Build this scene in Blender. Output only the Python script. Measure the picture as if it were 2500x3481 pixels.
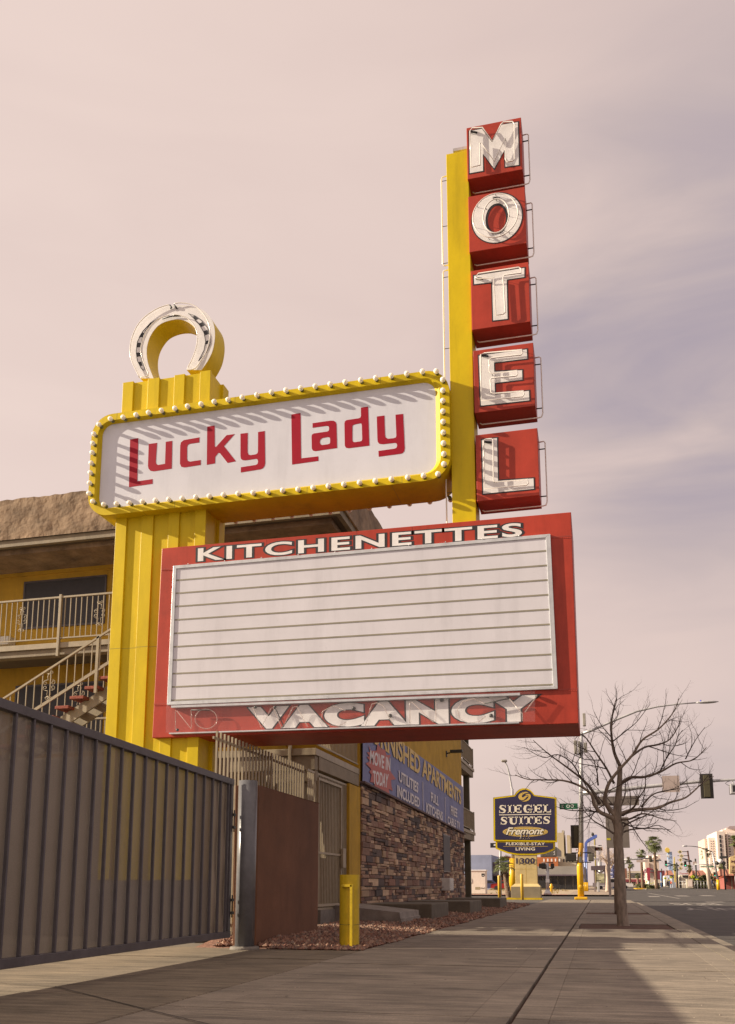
import bpy, math, random
from mathutils import Vector
R_ = math.radians
random.seed(7)
for o in list(bpy.data.objects): bpy.data.objects.remove(o)
SC = bpy.context.scene
COL = SC.collection
# ------------------------------------------------------------------ camera
FPX, PPX, PPY, H = 3112.0, 1250.0, 2455.0, 1.0
TILT = math.atan(555/3112.); YAW = math.atan(792/math.hypot(3112, 555))
cd = bpy.data.cameras.new('camera'); cam = bpy.data.objects.new('camera', cd); COL.objects.link(cam)
cam.location = (0, 0, H); cam.rotation_euler = (math.pi/2+TILT, 0, YAW)
cd.sensor_fit = 'VERTICAL'; cd.sensor_height = 36; cd.sensor_width = 36*2500/3481
cd.lens = FPX/3481*36; cd.shift_y = (PPY-3481/2)/3481
cd.clip_start = .1; cd.clip_end = 6000
SC.camera = cam
# ------------------------------------------------------------------ light
SUN = Vector((-2.4, -.55, 1.1)).normalized()          # direction towards the sun
w = bpy.data.worlds.new("World"); SC.world = w; w.use_nodes = True
nt = w.node_tree; N = nt.nodes; L = nt.links
for n in list(N): N.remove(n)
out = N.new('ShaderNodeOutputWorld')
sky = N.new('ShaderNodeTexSky'); sky.sky_type = 'NISHITA'; sky.sun_disc = False
sky.sun_elevation = math.asin(SUN.z); sky.sun_rotation = math.atan2(SUN.x, SUN.y)
sky.air_density = 1.2; sky.dust_density = 3
bg1 = N.new('ShaderNodeBackground'); bg1.inputs[1].default_value = .07; L.new(sky.outputs[0], bg1.inputs[0])
tc = N.new('ShaderNodeTexCoord')
def wnoise(scale, st, rot, det=5, rough=.5, dist=.4):
    mp = N.new('ShaderNodeMapping'); mp.inputs['Scale'].default_value = st; mp.inputs['Rotation'].default_value = rot
    L.new(tc.outputs['Generated'], mp.inputs[0]); n = N.new('ShaderNodeTexNoise'); n.inputs['Scale'].default_value = scale
    n.inputs['Detail'].default_value = det; n.inputs['Roughness'].default_value = rough; n.inputs['Distortion'].default_value = dist
    L.new(mp.outputs[0], n.inputs['Vector']); return n.outputs[0]
def wmath(op, a, b=None, c=None):
    n = N.new('ShaderNodeMath'); n.operation = op
    for i, v in enumerate((a, b, c)):
        if v is None: continue
        if hasattr(v, 'default_value') or hasattr(v, 'links'): L.new(v, n.inputs[i])
        else: n.inputs[i].default_value = v
    return n.outputs[0]
def cloudbank(d, inner, outer):
    n = N.new('ShaderNodeVectorMath'); n.operation = 'DOT_PRODUCT'; n.inputs[1].default_value = Vector(d).normalized(); L.new(tc.outputs['Generated'], n.inputs[0])
    r = N.new('ShaderNodeMapRange'); r.interpolation_type = 'SMOOTHSTEP'; r.inputs[1].default_value = math.cos(outer); r.inputs[2].default_value = math.cos(inner); L.new(n.outputs['Value'], r.inputs[0]); return r.outputs[0]
big = wnoise(1.3, (1, 1, 2.4), (.2, .1, .5), 4, .45); fine = wnoise(3.0, (1, 1, 4.2), (.1, .3, .2), 6, .5, .6)
rt_ = N.new('ShaderNodeVectorMath'); rt_.operation = 'DOT_PRODUCT'; rt_.inputs[1].default_value = (.96, .26, .08); L.new(tc.outputs['Generated'], rt_.inputs[0])
bank = wmath('MULTIPLY', cloudbank((.13, .83, .50), .0, .30), .30)           # grey cloud bank low over the street
bank = wmath('MULTIPLY', bank, wmath('MULTIPLY_ADD', fine, 2.4, -.35))
veil = wmath('MULTIPLY', cloudbank((.30, .60, .75), .05, .55), .10)          # thinner veil higher up on the right
v0 = wmath('ADD', bank, veil); v0 = wmath('ADD', v0, wmath('MULTIPLY_ADD', rt_.outputs['Value'], .28, -.02))
v1 = wmath('MULTIPLY_ADD', big, .42, v0); v2 = wmath('MULTIPLY_ADD', fine, .20, v1)
v2 = wmath('SUBTRACT', v2, .14)
cr = N.new('ShaderNodeValToRGB'); e = cr.color_ramp.elements
e[0].position = .0; e[0].color = (.90, .715, .64, 1)
e[1].position = .85; e[1].color = (.34, .295, .38, 1)
k = e.new(.22); k.color = (.78, .61, .555, 1)
k = e.new(.42); k.color = (.60, .485, .475, 1)
k = e.new(.6); k.color = (.46, .385, .43, 1)
L.new(v2, cr.inputs[0])
bg2 = N.new('ShaderNodeBackground'); L.new(cr.outputs[0], bg2.inputs[0]); bg2.inputs[1].default_value = .6
mx = N.new('ShaderNodeMixShader'); mx.inputs[0].default_value = .93
L.new(bg1.outputs[0], mx.inputs[1]); L.new(bg2.outputs[0], mx.inputs[2]); L.new(mx.outputs[0], out.inputs[0])
sd = bpy.data.lights.new('sun', 'SUN'); sd.energy = 5.0; sd.angle = R_(.5); sd.color = (1, .86, .66)
so = bpy.data.objects.new('sun', sd); COL.objects.link(so); so.rotation_euler = SUN.to_track_quat('Z', 'Y').to_euler()
vs = SC.view_settings; vs.view_transform = 'Standard'; vs.look = 'None'; vs.exposure = .737; vs.gamma = 1
# ------------------------------------------------------------------ survey helpers: sight lines from the tripod
_F = (-math.sin(YAW)*math.cos(TILT), math.cos(YAW)*math.cos(TILT), math.sin(TILT))
_R = (math.cos(YAW), math.sin(YAW), 0)
_U = (math.sin(YAW)*math.sin(TILT), -math.cos(YAW)*math.sin(TILT), math.cos(TILT))
def ray(x, y):
    u = (x-PPX)/FPX; v = (PPY-y)/FPX
    return [_F[i]+u*_R[i]+v*_U[i] for i in range(3)]
def AY(x, y, Y): d = ray(x, y); k = Y/d[1]; return Vector((d[0]*k, Y, H+d[2]*k))
def AX(x, y, X): d = ray(x, y); k = X/d[0]; return Vector((X, d[1]*k, H+d[2]*k))
def AZ(x, y, z=0.): d = ray(x, y); k = (z-H)/d[2]; return Vector((d[0]*k, d[1]*k, z))
def crop(ox, oy, s): return lambda pts: [(ox+p[0]/s, oy+p[1]/s) for p in pts]
def zg(Y): return 0 if Y < 80 else .75*(1-math.exp(-(Y-80)/150))
# ------------------------------------------------------------------ materials
MATS = {}
def srgb(r, g, b):
    return tuple(((c/255/12.92) if c/255 <= .04045 else ((c/255+.055)/1.055)**2.4) for c in (r, g, b))
def mat(name, c, rough=.6, var=.12, scale=3., bump=0., bscale=40., metal=0., spec=.5, alpha=None, emit=None, stretch=(1, 1, 1), dark=None, detail=5):
    if name in MATS: return MATS[name]
    m = bpy.data.materials.new(name); m.use_nodes = True; MATS[name] = m
    T = m.node_tree; b = T.nodes['Principled BSDF']
    b.inputs['Roughness'].default_value = rough; b.inputs['Metallic'].default_value = metal
    b.inputs['Specular IOR Level'].default_value = spec
    c4 = tuple(c)+(1,)
    tcn = T.nodes.new('ShaderNodeTexCoord'); mpn = T.nodes.new('ShaderNodeMapping'); mpn.inputs['Scale'].default_value = stretch
    T.links.new(tcn.outputs['Object'], mpn.inputs[0])
    if var > 0:
        n1 = T.nodes.new('ShaderNodeTexNoise'); n1.inputs['Scale'].default_value = scale; n1.inputs['Detail'].default_value = detail; n1.inputs['Roughness'].default_value = .65
        T.links.new(mpn.outputs[0], n1.inputs['Vector'])
        r = T.nodes.new('ShaderNodeValToRGB'); e = r.color_ramp.elements
        lo = dark if dark else tuple(x*(1-var*1.6) for x in c)
        e[0].position = .32; e[0].color = tuple(lo)+(1,); e[1].position = .68; e[1].color = tuple(min(1, x*(1+var)) for x in c)+(1,)
        T.links.new(n1.outputs[0], r.inputs[0]); T.links.new(r.outputs[0], b.inputs['Base Color'])
    else: b.inputs['Base Color'].default_value = c4
    if bump > 0:
        n2 = T.nodes.new('ShaderNodeTexNoise'); n2.inputs['Scale'].default_value = bscale; n2.inputs['Detail'].default_value = 6
        T.links.new(mpn.outputs[0], n2.inputs['Vector'])
        bp = T.nodes.new('ShaderNodeBump'); bp.inputs['Strength'].default_value = 1; bp.inputs['Distance'].default_value = bump
        T.links.new(n2.outputs[0], bp.inputs['Height']); T.links.new(bp.outputs[0], b.inputs['Normal'])
    if emit: b.inputs['Emission Color'].default_value = c4; b.inputs['Emission Strength'].default_value = emit
    if alpha is not None: b.inputs['Alpha'].default_value = alpha
    return m
yellow = mat('yellow_paint', (.64, .475, .005), .45, .07, 1.3, .0015, 6, stretch=(1, 1, .4), spec=.25)
yellowl = mat('yellow_trim', (.70, .52, .008), .42, .06, 2., spec=.25)
redp = mat('red_enamel', (.41, .047, .027), .45, .09, 1.6, .002, 3, spec=.3)
redd = mat('red_enamel_under', (.36, .045, .028), .5, .12, 2)
clear = mat('clear_tube', (.62, .52, .48), .15, .05, 5, alpha=.32)
white = mat('white_enamel', (.80, .78, .78), .4, .05, 4)
panelw = mat('white_acrylic', (.66, .67, .75), .35, .035, .8)
readerw = mat('reader_acrylic', (.66, .65, .71), .3, .04, .7)
crimson = mat('crimson_vinyl', (.34, .006, .025), .5, .04, 3, spec=.2)
black = mat('black_paint', (.02, .02, .025), .5, .1, 4)
greyline = mat('grey_track', (.27, .25, .19), .5, .1, 4)
alu = mat('aluminium_trim', (.62, .64, .66), .35, .08, 6, metal=.5)
bulbm = mat('opal_bulb', (.88, .83, .71), .3, .02, 5)
bb_ = bulbm.node_tree.nodes['Principled BSDF']; bb_.inputs['Subsurface Weight'].default_value = 1.0; bb_.inputs['Subsurface Radius'].default_value = (1, .9, .8); bb_.inputs['Subsurface Scale'].default_value = .08
sock = mat('socket_green', (.16, .17, .07), .5, .1, 10)
neon = mat('neon_tube', (.82, .78, .74), .2, .05, 5)
gatem = mat('gate_grey_steel', (.085, .075, .085), .38, .1, 6, .0006, 60)
postm = mat('post_grey_steel', (.15, .15, .16), .33, .12, 5, .001, 50)
brown = mat('brown_stucco', (.175, .078, .040), .85, .12, 1.6, .006, 60)
bollm = mat('bollard_yellow', (.62, .44, .01), .5, .12, 5, .002, 30)
ywall = mat('yellow_stucco', (.50, .30, .025), .8, .1, 1.5, .006, 40)
tan = mat('tan_paint', (.36, .30, .205), .5, .08, 5)
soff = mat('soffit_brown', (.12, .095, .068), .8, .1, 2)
beamt = mat('beam_tan', (.27, .22, .15), .7, .12, 2.5, .004, 25)
stucc = mat('sprayed_stucco', (.29, .205, .135), .95, .28, 1.6, .09, 2.6, detail=9)
screen = mat('window_screen', (.035, .033, .04), .55, .1, 8)
tread = mat('red_tread', (.30, .085, .06), .9, .25, 30, .008, 60)
conc = mat('old_concrete', (.20, .18, .155), .85, .18, 3, .008, 30)
planter = mat('planter_brown_paint', (.135, .115, .085), .85, .15, 3, .006, 40)
bark2 = mat('limb_bark', (.16, .125, .10), .9, .25, 8, .01, 30)
bark = mat('bark', (.29, .235, .185), .9, .3, 8, .012, 30, stretch=(1, 1, .35))
twig = mat('twig_bark', (.085, .062, .055), .9, .2, 8)
galv = mat('galvanised_steel', (.50, .50, .51), .42, .1, 4, metal=.35)
dkmet = mat('dark_metal', (.035, .035, .032), .5, .2, 5)
navy = mat('navy_panel', (.032, .028, .075), .4, .05, 2)
gold = mat('gold_vinyl', (.60, .42, .10), .45, .06, 3)
cream = mat('cream_vinyl', (.82, .76, .62), .45, .04, 3)
tanst = mat('sand_stucco', (.60, .47, .22), .8, .08, 2, .004, 40)
tanst2 = mat('base_stucco', (.27, .225, .15), .85, .1, 2, .004, 40)
green = mat('sign_green', (.01, .13, .06), .45, .05, 3)
soil = mat('tree_soil', (.11, .055, .035), .95, .3, 10, .02, 30)
bannerb = mat('banner_blue', (.17, .19, .37), .6, .08, .9, .03, 1.3)
bannerr = mat('banner_red', (.47, .115, .10), .6, .05, 2)
bannery = mat('banner_yellow', (.70, .50, .17), .6, .05, 2)
bannerw = mat('banner_white', (.72, .68, .68), .6, .04, 2)
acw = mat('ac_white', (.60, .58, .54), .5, .08, 5)
pinkw = mat('cabinet_white', (.74, .66, .60), .5, .06, 3)
def weather(m, amt=.25, sc=2.2, spots=.15, st=(1, 1, .12)):
    """rain streaks, faded patches and grime specks baked into the paint's own colour"""
    T = m.node_tree; b = T.nodes['Principled BSDF']; src = b.inputs['Base Color'].links[0].from_socket
    t_ = T.nodes.new('ShaderNodeTexCoord')
    def lay(src, scale, stc, lo, hi, a, b_, det=6):
        mp_ = T.nodes.new('ShaderNodeMapping'); mp_.inputs['Scale'].default_value = stc; T.links.new(t_.outputs['Object'], mp_.inputs[0])
        n = T.nodes.new('ShaderNodeTexNoise'); n.inputs['Scale'].default_value = scale; n.inputs['Detail'].default_value = det; n.inputs['Roughness'].default_value = .7; T.links.new(mp_.outputs[0], n.inputs['Vector'])
        r = T.nodes.new('ShaderNodeMapRange'); r.inputs[1].default_value = lo; r.inputs[2].default_value = hi; r.inputs[3].default_value = a; r.inputs[4].default_value = b_; T.links.new(n.outputs[0], r.inputs[0])
        v = T.nodes.new('ShaderNodeVectorMath'); v.operation = 'SCALE'; T.links.new(src, v.inputs[0]); T.links.new(r.outputs[0], v.inputs['Scale']); return v.outputs[0]
    s = lay(src, sc, st, .28, .5, 1-amt, 1); s = lay(s, sc*.35, (1, 1, .6), .35, .65, 1-amt*.35, 1.0+amt*.25); s = lay(s, 26, (1, 1, 1), .26, .33, 1-spots, 1, 3)
    T.links.new(s, b.inputs['Base Color'])
for m_, a_ in ((yellow, .22), (redp, .26), (panelw, .09), (readerw, .11), (gatem, .3), (brown, .16), (bollm, .3), (white, .16), (ywall, .22), (tan, .2), (beamt, .25), (galv, .25), (alu, .22), (yellowl, .2)): weather(m_, a_)
# ------------------------------------------------------------------ mesh helpers
class M:
    def __init__(s): s.v = []; s.f = []; s.sm = []
    def add(s, vs, fs, smooth=False):
        b = len(s.v); s.v += [tuple(p) for p in vs]; s.f += [tuple(b+i for i in f) for f in fs]; s.sm += [smooth]*len(fs); return s
    def box(s, x0, x1, y0, y1, z0, z1):
        x0, x1 = sorted((x0, x1)); y0, y1 = sorted((y0, y1)); z0, z1 = sorted((z0, z1))
        return s.add([(x0,y0,z0),(x1,y0,z0),(x1,y1,z0),(x0,y1,z0),(x0,y0,z1),(x1,y0,z1),(x1,y1,z1),(x0,y1,z1)],
                     [(0,3,2,1),(4,5,6,7),(0,1,5,4),(1,2,6,5),(2,3,7,6),(3,0,4,7)])
    def hexa(s, a, b):      # two quads (front, back) in the same order
        return s.add(list(a)+list(b), [(3,2,1,0),(4,5,6,7),(0,1,5,4),(1,2,6,5),(2,3,7,6),(3,0,4,7)])
    def prism(s, pts, vec, holes=None):
        pts = [Vector(p) for p in pts]; vec = Vector(vec); n = len(pts)
        from mathutils.geometry import tessellate_polygon
        loops = [pts]+[[Vector(p) for p in h] for h in (holes or [])]
        tris = tessellate_polygon(loops); allp = [p for l in loops for p in l]; m = len(allp)
        fs = [tuple(t) for t in tris]+[tuple(m+i for i in reversed(t)) for t in tris]
        b = 0
        for l in loops:
            q = len(l)
            fs += [(b+i, b+(i+1) % q, m+b+(i+1) % q, m+b+i) for i in range(q)]; b += q
        return s.add(allp+[p+vec for p in allp], fs)
    def tube(s, pts, r, n=8, closed=False, caps=True):
        pts = [Vector(p) for p in pts]; k = len(pts)
        if not hasattr(r, '__len__'): r = [r]*k
        vs = []; up = None
        for i, p in enumerate(pts):
            if closed: t = (pts[(i+1) % k]-pts[i-1])
            else: t = pts[min(i+1, k-1)]-pts[max(i-1, 0)]
            if t.length < 1e-9: t = Vector((0, 0, 1))
            t.normalize()
            if up is None:
                up = t.orthogonal().normalized()
            up = (up-t*up.dot(t))
            if up.length < 1e-6: up = t.orthogonal()
            up.normalize(); w_ = t.cross(up)
            for j in range(n):
                a = 2*math.pi*j/n; vs.append(p+(up*math.cos(a)+w_*math.sin(a))*r[i])
        fs = []
        for i in range(k if closed else k-1):
            a = i*n; b = ((i+1) % k)*n
            fs += [(a+j, a+(j+1) % n, b+(j+1) % n, b+j) for j in range(n)]
        s.add(vs, fs, True)
        if caps and not closed:
            b = len(s.v)-len(vs)
            s.f += [tuple(b+j for j in reversed(range(n))), tuple(b+(k-1)*n+j for j in range(n))]; s.sm += [False, False]
        return s
    def cyl(s, x, y, z0, z1, r0, r1=None, n=20):
        return s.tube([(x, y, z0), (x, y, z1)], [r0, r0 if r1 is None else r1], n)
    def ball(s, c, r, sy=1., n=10, m=7, sz=1.):
        vs = []; fs = []
        for i in range(m+1):
            a = math.pi*i/m
            for j in range(n):
                t = 2*math.pi*j/n
                vs.append((c[0]+r*math.sin(a)*math.cos(t), c[1]+r*sy*math.cos(a), c[2]+r*sz*math.sin(a)*math.sin(t)))
        for i in range(m):
            for j in range(n): fs.append((i*n+j, i*n+(j+1) % n, (i+1)*n+(j+1) % n, (i+1)*n+j))
        return s.add(vs, fs, True)
def part(name, mb, m, parent=None, label=None, bevel=0):
    off = Vector((0, 0, 0)); p = parent
    while p is not None: off += p.location; p = p.parent
    me = bpy.data.meshes.new(name); me.from_pydata([tuple(Vector(v)-off) for v in mb.v], [], mb.f); me.update()
    for q, s_ in zip(me.polygons, mb.sm): q.use_smooth = s_
    me.materials.append(m); o = bpy.data.objects.new(name, me); COL.objects.link(o)
    if parent: o.parent = parent
    if label: o['label'] = label
    if bevel:
        b = o.modifiers.new('bevel', 'BEVEL'); b.width = bevel; b.segments = 2; b.limit_method = 'ANGLE'; b.angle_limit = R_(40)
    return o
def thing(name, label, cat, loc=(0, 0, 0), group=None):
    o = bpy.data.objects.new(name, None); COL.objects.link(o); o.location = loc; o.empty_display_size = .2
    return tag(o, label, cat, group)
def tag(o, label, cat, group=None):
    o['label'] = label; o['category'] = cat
    if group: o['group'] = group
    return o
def struct(name, mb, m, kind='structure'):
    o = part(name, mb, m); o['kind'] = kind; return o
def offset_poly(p2, d):
    n = len(p2); A = sum(p2[i][0]*p2[(i+1) % n][1]-p2[(i+1) % n][0]*p2[i][1] for i in range(n))
    sg = 1 if A > 0 else -1; res = []
    for i in range(n):
        a, b, c = Vector(p2[i-1]), Vector(p2[i]), Vector(p2[(i+1) % n])
        u = (b-a).normalized(); v = (c-b).normalized()
        n1 = Vector((u.y, -u.x))*sg; n2 = Vector((v.y, -v.x))*sg; q = (n1+n2)
        q = n1 if q.length < .2 else q.normalized()
        res.append(tuple(b+q*(d/max(.45, q.dot(n1)))))
    return res
def signpoly(pix, Y, th, off=0., holes=()):
    """outline on a sign face at depth Y, thickness th towards the viewer side"""
    w2 = [(p.x, p.z) for p in (AY(x, y, Y) for x, y in pix)]
    if off: w2 = offset_poly(w2, off)
    hs = []
    for h in holes:
        q = [(p.x, p.z) for p in (AY(x, y, Y) for x, y in h)]
        if off: q = offset_poly(q, -off)
        hs.append([(a, Y, b) for a, b in q])
    m = M(); m.prism([(a, Y, b) for a, b in w2], (0, -th, 0), hs); return m
_tc = {}
def text_mesh(s, offset=0., spacing=1., shear=0.):
    key = (s, offset, spacing, shear)
    if key in _tc: return _tc[key]
    c = bpy.data.curves.new('t', 'FONT'); c.body = s; c.size = 1; c.offset = offset; c.space_character = spacing; c.shear = shear
    c.resolution_u = 5; c.fill_mode = 'FRONT'
    o = bpy.data.objects.new('t', c); COL.objects.link(o)
    dg = bpy.context.evaluated_depsgraph_get(); dg.update()
    me = bpy.data.meshes.new_from_object(o.evaluated_get(dg))
    vs = [(v.co.x, v.co.y) for v in me.vertices]; fs = [tuple(p.vertices) for p in me.polygons]
    bpy.data.objects.remove(o); bpy.data.curves.remove(c); bpy.data.meshes.remove(me)
    _tc[key] = (vs, fs); return vs, fs
def text_on(s, tl, tr, br, bl, offset=0., spacing=1., shear=0., ref=None, lift=(0, 0, 0), mb=None):
    """lettering laid on the flat quad; ref = the offset whose bounds fill the quad"""
    vs, fs = text_mesh(s, offset, spacing, shear)
    rv = vs if ref is None else text_mesh(s, ref, spacing, shear)[0]
    x0 = min(v[0] for v in rv); x1 = max(v[0] for v in rv); y0 = min(v[1] for v in rv); y1 = max(v[1] for v in rv)
    if ref is None and offset < 0: pass
    tl, tr, br, bl = map(Vector, (tl, tr, br, bl)); l = Vector(lift); o = []
    for x, y in vs:
        a = (x-x0)/(x1-x0); b = (y-y0)/(y1-y0)
        o.append((bl.lerp(br, a)).lerp(tl.lerp(tr, a), b)+l)
    m = mb or M(); m.add(o, fs); return m
# ================================================================== the motel sign
YS = 15.5; YB = 15.38
sign = thing('motel_sign', 'tall yellow and red sign on a fluted pillar with horseshoe, bulb-ringed board and letter boxes', 'sign', (-8.1, 16, 0))
# --- fluted pillar
c3 = crop(250, 950, 2.036)
px = [AY(x, 1270, 15.6).x for x in (420.4, 456, 505, 543.7, 594, 629, 681, 716.6)]
zt = AY(560, 1270, 15.6).z; zt = 11.2
m = M(); m.box(px[0]+.01, px[7]-.01, 15.64, 16.42, 1.09, zt-.012)
part('pillar', m, yellow, sign, bevel=.006)
for a, b in ((0, 1), (2, 3), (4, 5), (6, 7)):
    part('rib', M().box(px[a], px[b], 15.598, 15.66, 1.1, zt), yellow, sign, bevel=.006)
part('rib', M().box(px[7]-.02, px[7]+.045, 16.15, 16.43, 1.1, zt-.004), yellow, sign, bevel=.006)
part('rib', M().box(px[0]-.045, px[0]+.02, 16.15, 16.43, 1.1, zt-.004), yellow, sign, bevel=.006)
zsm = AY(360, 2207, 15.6).z
for a, b in ((0, 1), (2, 3), (4, 5), (6, 7)): part('seam', M().box(px[a]+.001, px[b]-.001, 15.5965, 15.61, zsm-.003, zsm+.002), sock, sign)
for a, b in ((1, 2), (3, 4), (5, 6)): part('seam', M().box(px[a]+.001, px[b]-.001, 15.6385, 15.65, zsm-.003, zsm+.002), sock, sign)
part('plinth', M().box(px[0]-.1, px[7]+.1, 15.5, 16.5, -.05, 1.09), postm, sign)
# --- horseshoe
ch = crop(400, 1000, 4.287); YH = 15.72
outer = [(335,1230),(262,1090),(205,960),(190,850),(193,740),(222,610),(285,470),(380,350),(500,260),(640,195),(780,165),(930,160),(1080,180),(1250,240),(1345,330),(1400,430),(1422,560),(1415,700),(1380,850),(1310,990),(1225,1110)]
inner = [(1010,1105),(1080,950),(1135,800),(1163,640),(1140,510),(1060,430),(980,390),(890,372),(750,390),(600,460),(490,600),(437,750),(430,900),(460,1050),(530,1230)]
def smooth_line(p, k=4):
    o = []
    for i in range(len(p)-1):
        a, b, c, d = p[max(i-1, 0)], p[i], p[i+1], p[min(i+2, len(p)-1)]
        for j in range(k):
            t = j/k; o.append(tuple(.5*(2*b[q]+(c[q]-a[q])*t+(2*a[q]-5*b[q]+4*c[q]-d[q])*t*t+(3*b[q]-a[q]-3*c[q]+d[q])*t**3) for q in (0, 1)))
    return o+[p[-1]]
outer = smooth_line(outer); inner = smooth_line(inner)
m = M(); m.prism([AY(x, y, YH) for x, y in ch(outer+inner)], (0, .5, 0))
hs = part('horseshoe', m, yellowl, sign)
m = M(); m.prism([AY(x, y, YH) for x, y in ch(outer+inner)], (0, -.012, 0))
part('face_plate', m, white, hs)
segs = [[(480,415),(510,430),(440,488),(418,482)],[(350,565),(398,565),(368,625),(312,628)],[(282,708),(342,708),(332,772),(274,775)],[(272,852),(332,850),(338,905),(280,912)],[(303,990),(348,985),(365,1040),(325,1045)],
 [(1100,325),(1130,318),(1178,358),(1140,378)],[(1190,430),(1240,405),(1275,450),(1225,478)],[(1255,540),(1310,520),(1335,575),(1278,600)],[(1280,690),(1325,672),(1345,700),(1290,735)],[(1290,825),(1318,815),(1285,870),(1262,895)]]
for s in segs:
    m = M(); m.prism([AY(x, y, YH-.013) for x, y in ch(s)], (0, -.003, 0)); part('nail_mark', m, black, hs)
for cpts in ([(600,355),(480,420),(370,540),(290,690),(270,830),(290,970),(345,1080),(385,1110),(395,1085),(360,990),(336,880),(335,780),(360,650),(410,530),(500,425)],
             [(1030,280),(1120,310),(1220,380),(1310,490),(1350,620),(1350,720),(1300,840),(1180,970),(1260,820),(1285,690),(1260,560),(1190,440),(1100,340)]):
    m = M(); m.tube([AY(x, y, YH-.016) for x, y in ch(cpts)], .007, 5, closed=True); part('nail_groove', m, black, hs)
m = M()
tb = [(320,1215),(235,1040),(188,900),(186,760),(215,620),(290,455),(400,330),(560,220),(700,165),(755,155)]
tb2 = [(830,140),(920,125),(1080,150),(1200,225),(1300,360),(1345,500),(1345,640),(1300,820),(1220,960),(1130,1080),(1020,1090),(1090,940),(1150,760),(1165,600),(1120,460),(1020,350),(900,305),(810,300)]
tb3 = [(760,305),(640,340),(520,420),(410,560),(350,730),(345,870),(400,1040),(450,1180),(335,1210)]
for t in (tb, tb2, tb3): m.tube([AY(x, y, YH-.06) for x, y in ch(smooth_line(t))], .011, 6)
part('neon_tube', m, neon, hs)
m = M()
for t in ([(765,160),(785,190),(775,215)],[(820,155),(850,185),(870,210)]): m.tube([AY(x, y, YH-.05+.01*i) for i, (x, y) in enumerate(ch(t))], .018, 6)
m.tube([AY(x, y, YH-.05) for x, y in ch([(655,360),(770,325),(800,320),(920,315)])], .014, 6)
part('electrode', m, black, hs)
# --- name board
BC = [AY(x, y, YB) for x, y in ((314,1427),(1526,1238),(1534,1645),(298,1740))]
BX0 = (BC[0].x+BC[3].x)/2; BX1 = (BC[1].x+BC[2].x)/2; BZ1 = (BC[0].z+BC[1].z)/2; BZ0 = (BC[2].z+BC[3].z)/2
def rrect(x0, x1, z0, z1, r, Y, n=8):
    o = []
    for cx, cz, a0 in ((x1-r, z1-r, 0), (x0+r, z1-r, 90), (x0+r, z0+r, 180), (x1-r, z0+r, 270)):
        for i in range(n+1):
            a = R_(a0+90*i/n); o.append(Vector((cx+r*math.cos(a), Y, cz+r*math.sin(a))))
    return o
def ringstrip(m, a, b, smooth=False):
    n = len(a); m.add(a+b, [(i, (i+1) % n, n+(i+1) % n, n+i) for i in range(n)], smooth)
def inset(l, r, t, b, rad, Y): return rrect(BX0+l, BX1-r, BZ0+b, BZ1-t, rad, Y)
o0 = inset(0, 0, 0, 0, .45, YB); o1 = inset(.14, .18, .14, .13, .30, YB); o2 = inset(.2, .27, .18, .19, .24, YB+.09)
back = inset(0, 0, 0, 0, .45, YB+.95)
m = M(); ringstrip(m, o0, o1); ringstrip(m, o1, o2)
b1 = inset(.14, .18, .14, .13, .30, YB+.95); b2 = inset(.2, .27, .18, .19, .24, YB+.86)
ringstrip(m, b1, back); ringstrip(m, b2, b1)
n_ = len(o0); ringstrip(m, back, o0, True)
board = part('name_board', m, yellow, sign)
for x, y, top in ((BX0+.55, 0, 1), (BX0+3.1, 0, 1), (BX1-1.3, 0, 1), (BX0+1.9, 0, 0), (BX0+4.6, 0, 0), (BX1-.9, 0, 0)):
    za, zb = (BZ1-.139, BZ1-.001) if top else (BZ0+.001, BZ0+.129)
    part('seam', M().box(x-.002, x+.002, YB-.0015, YB+.01, za, zb), sock, board)
part('seam', M().box(BX0+1.2, BX0+1.204, YB+.05, YB+.9, BZ0-.0015, BZ0+.01), sock, board); part('seam', M().box(BX1-1.1, BX1-1.096, YB+.05, YB+.9, BZ0-.0015, BZ0+.01), sock, board)
m = M(); m.prism(inset(.19, .26, .17, .18, .24, YB+.092), (0, .02, 0)); part('sign_panel', m, panelw, board)
m = M(); m.prism(inset(.19, .26, .17, .18, .24, YB+.858), (0, -.02, 0)); part('rear_panel', m, panelw, board)
lt = []
l3 = [[(393,1108),(450,1098),(443,1397),(549,1382),(549,1414),(385,1438)],
 [(522,1139),(580,1131),(571,1262),(575,1278),(588,1284),(635,1276),(640,1124),(685,1117),(681,1309),(558,1328),(535,1325),(521,1310),(517,1290)],
 [(740,1150),(745,1128),(765,1112),(873,1093),(872,1128),(806,1138),(793,1145),(788,1160),(787,1240),(792,1256),(808,1261),(882,1250),(881,1284),(770,1301),(748,1297),(738,1275)],
 [(927,1019),(978,1011),(979,1155),(987,1160),(1061,1078),(1117,1070),(1043,1154),(1125,1258),(1068,1270),(1015,1202),(1004,1200),(982,1228),(981,1273),(924,1283)],
 [(1157,1068),(1207,1062),(1206,1195),(1212,1212),(1228,1216),(1262,1211),(1275,1203),(1278,1190),(1279,1056),(1325,1049),(1328,1270),(1324,1290),(1312,1307),(1296,1314),(1159,1336),(1160,1300),(1262,1284),(1274,1278),(1279,1262),(1277,1248),(1268,1241),(1190,1252),(1170,1250),(1160,1240),(1157,1222)]]
c4 = crop(900, 1150, 2.327)
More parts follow.
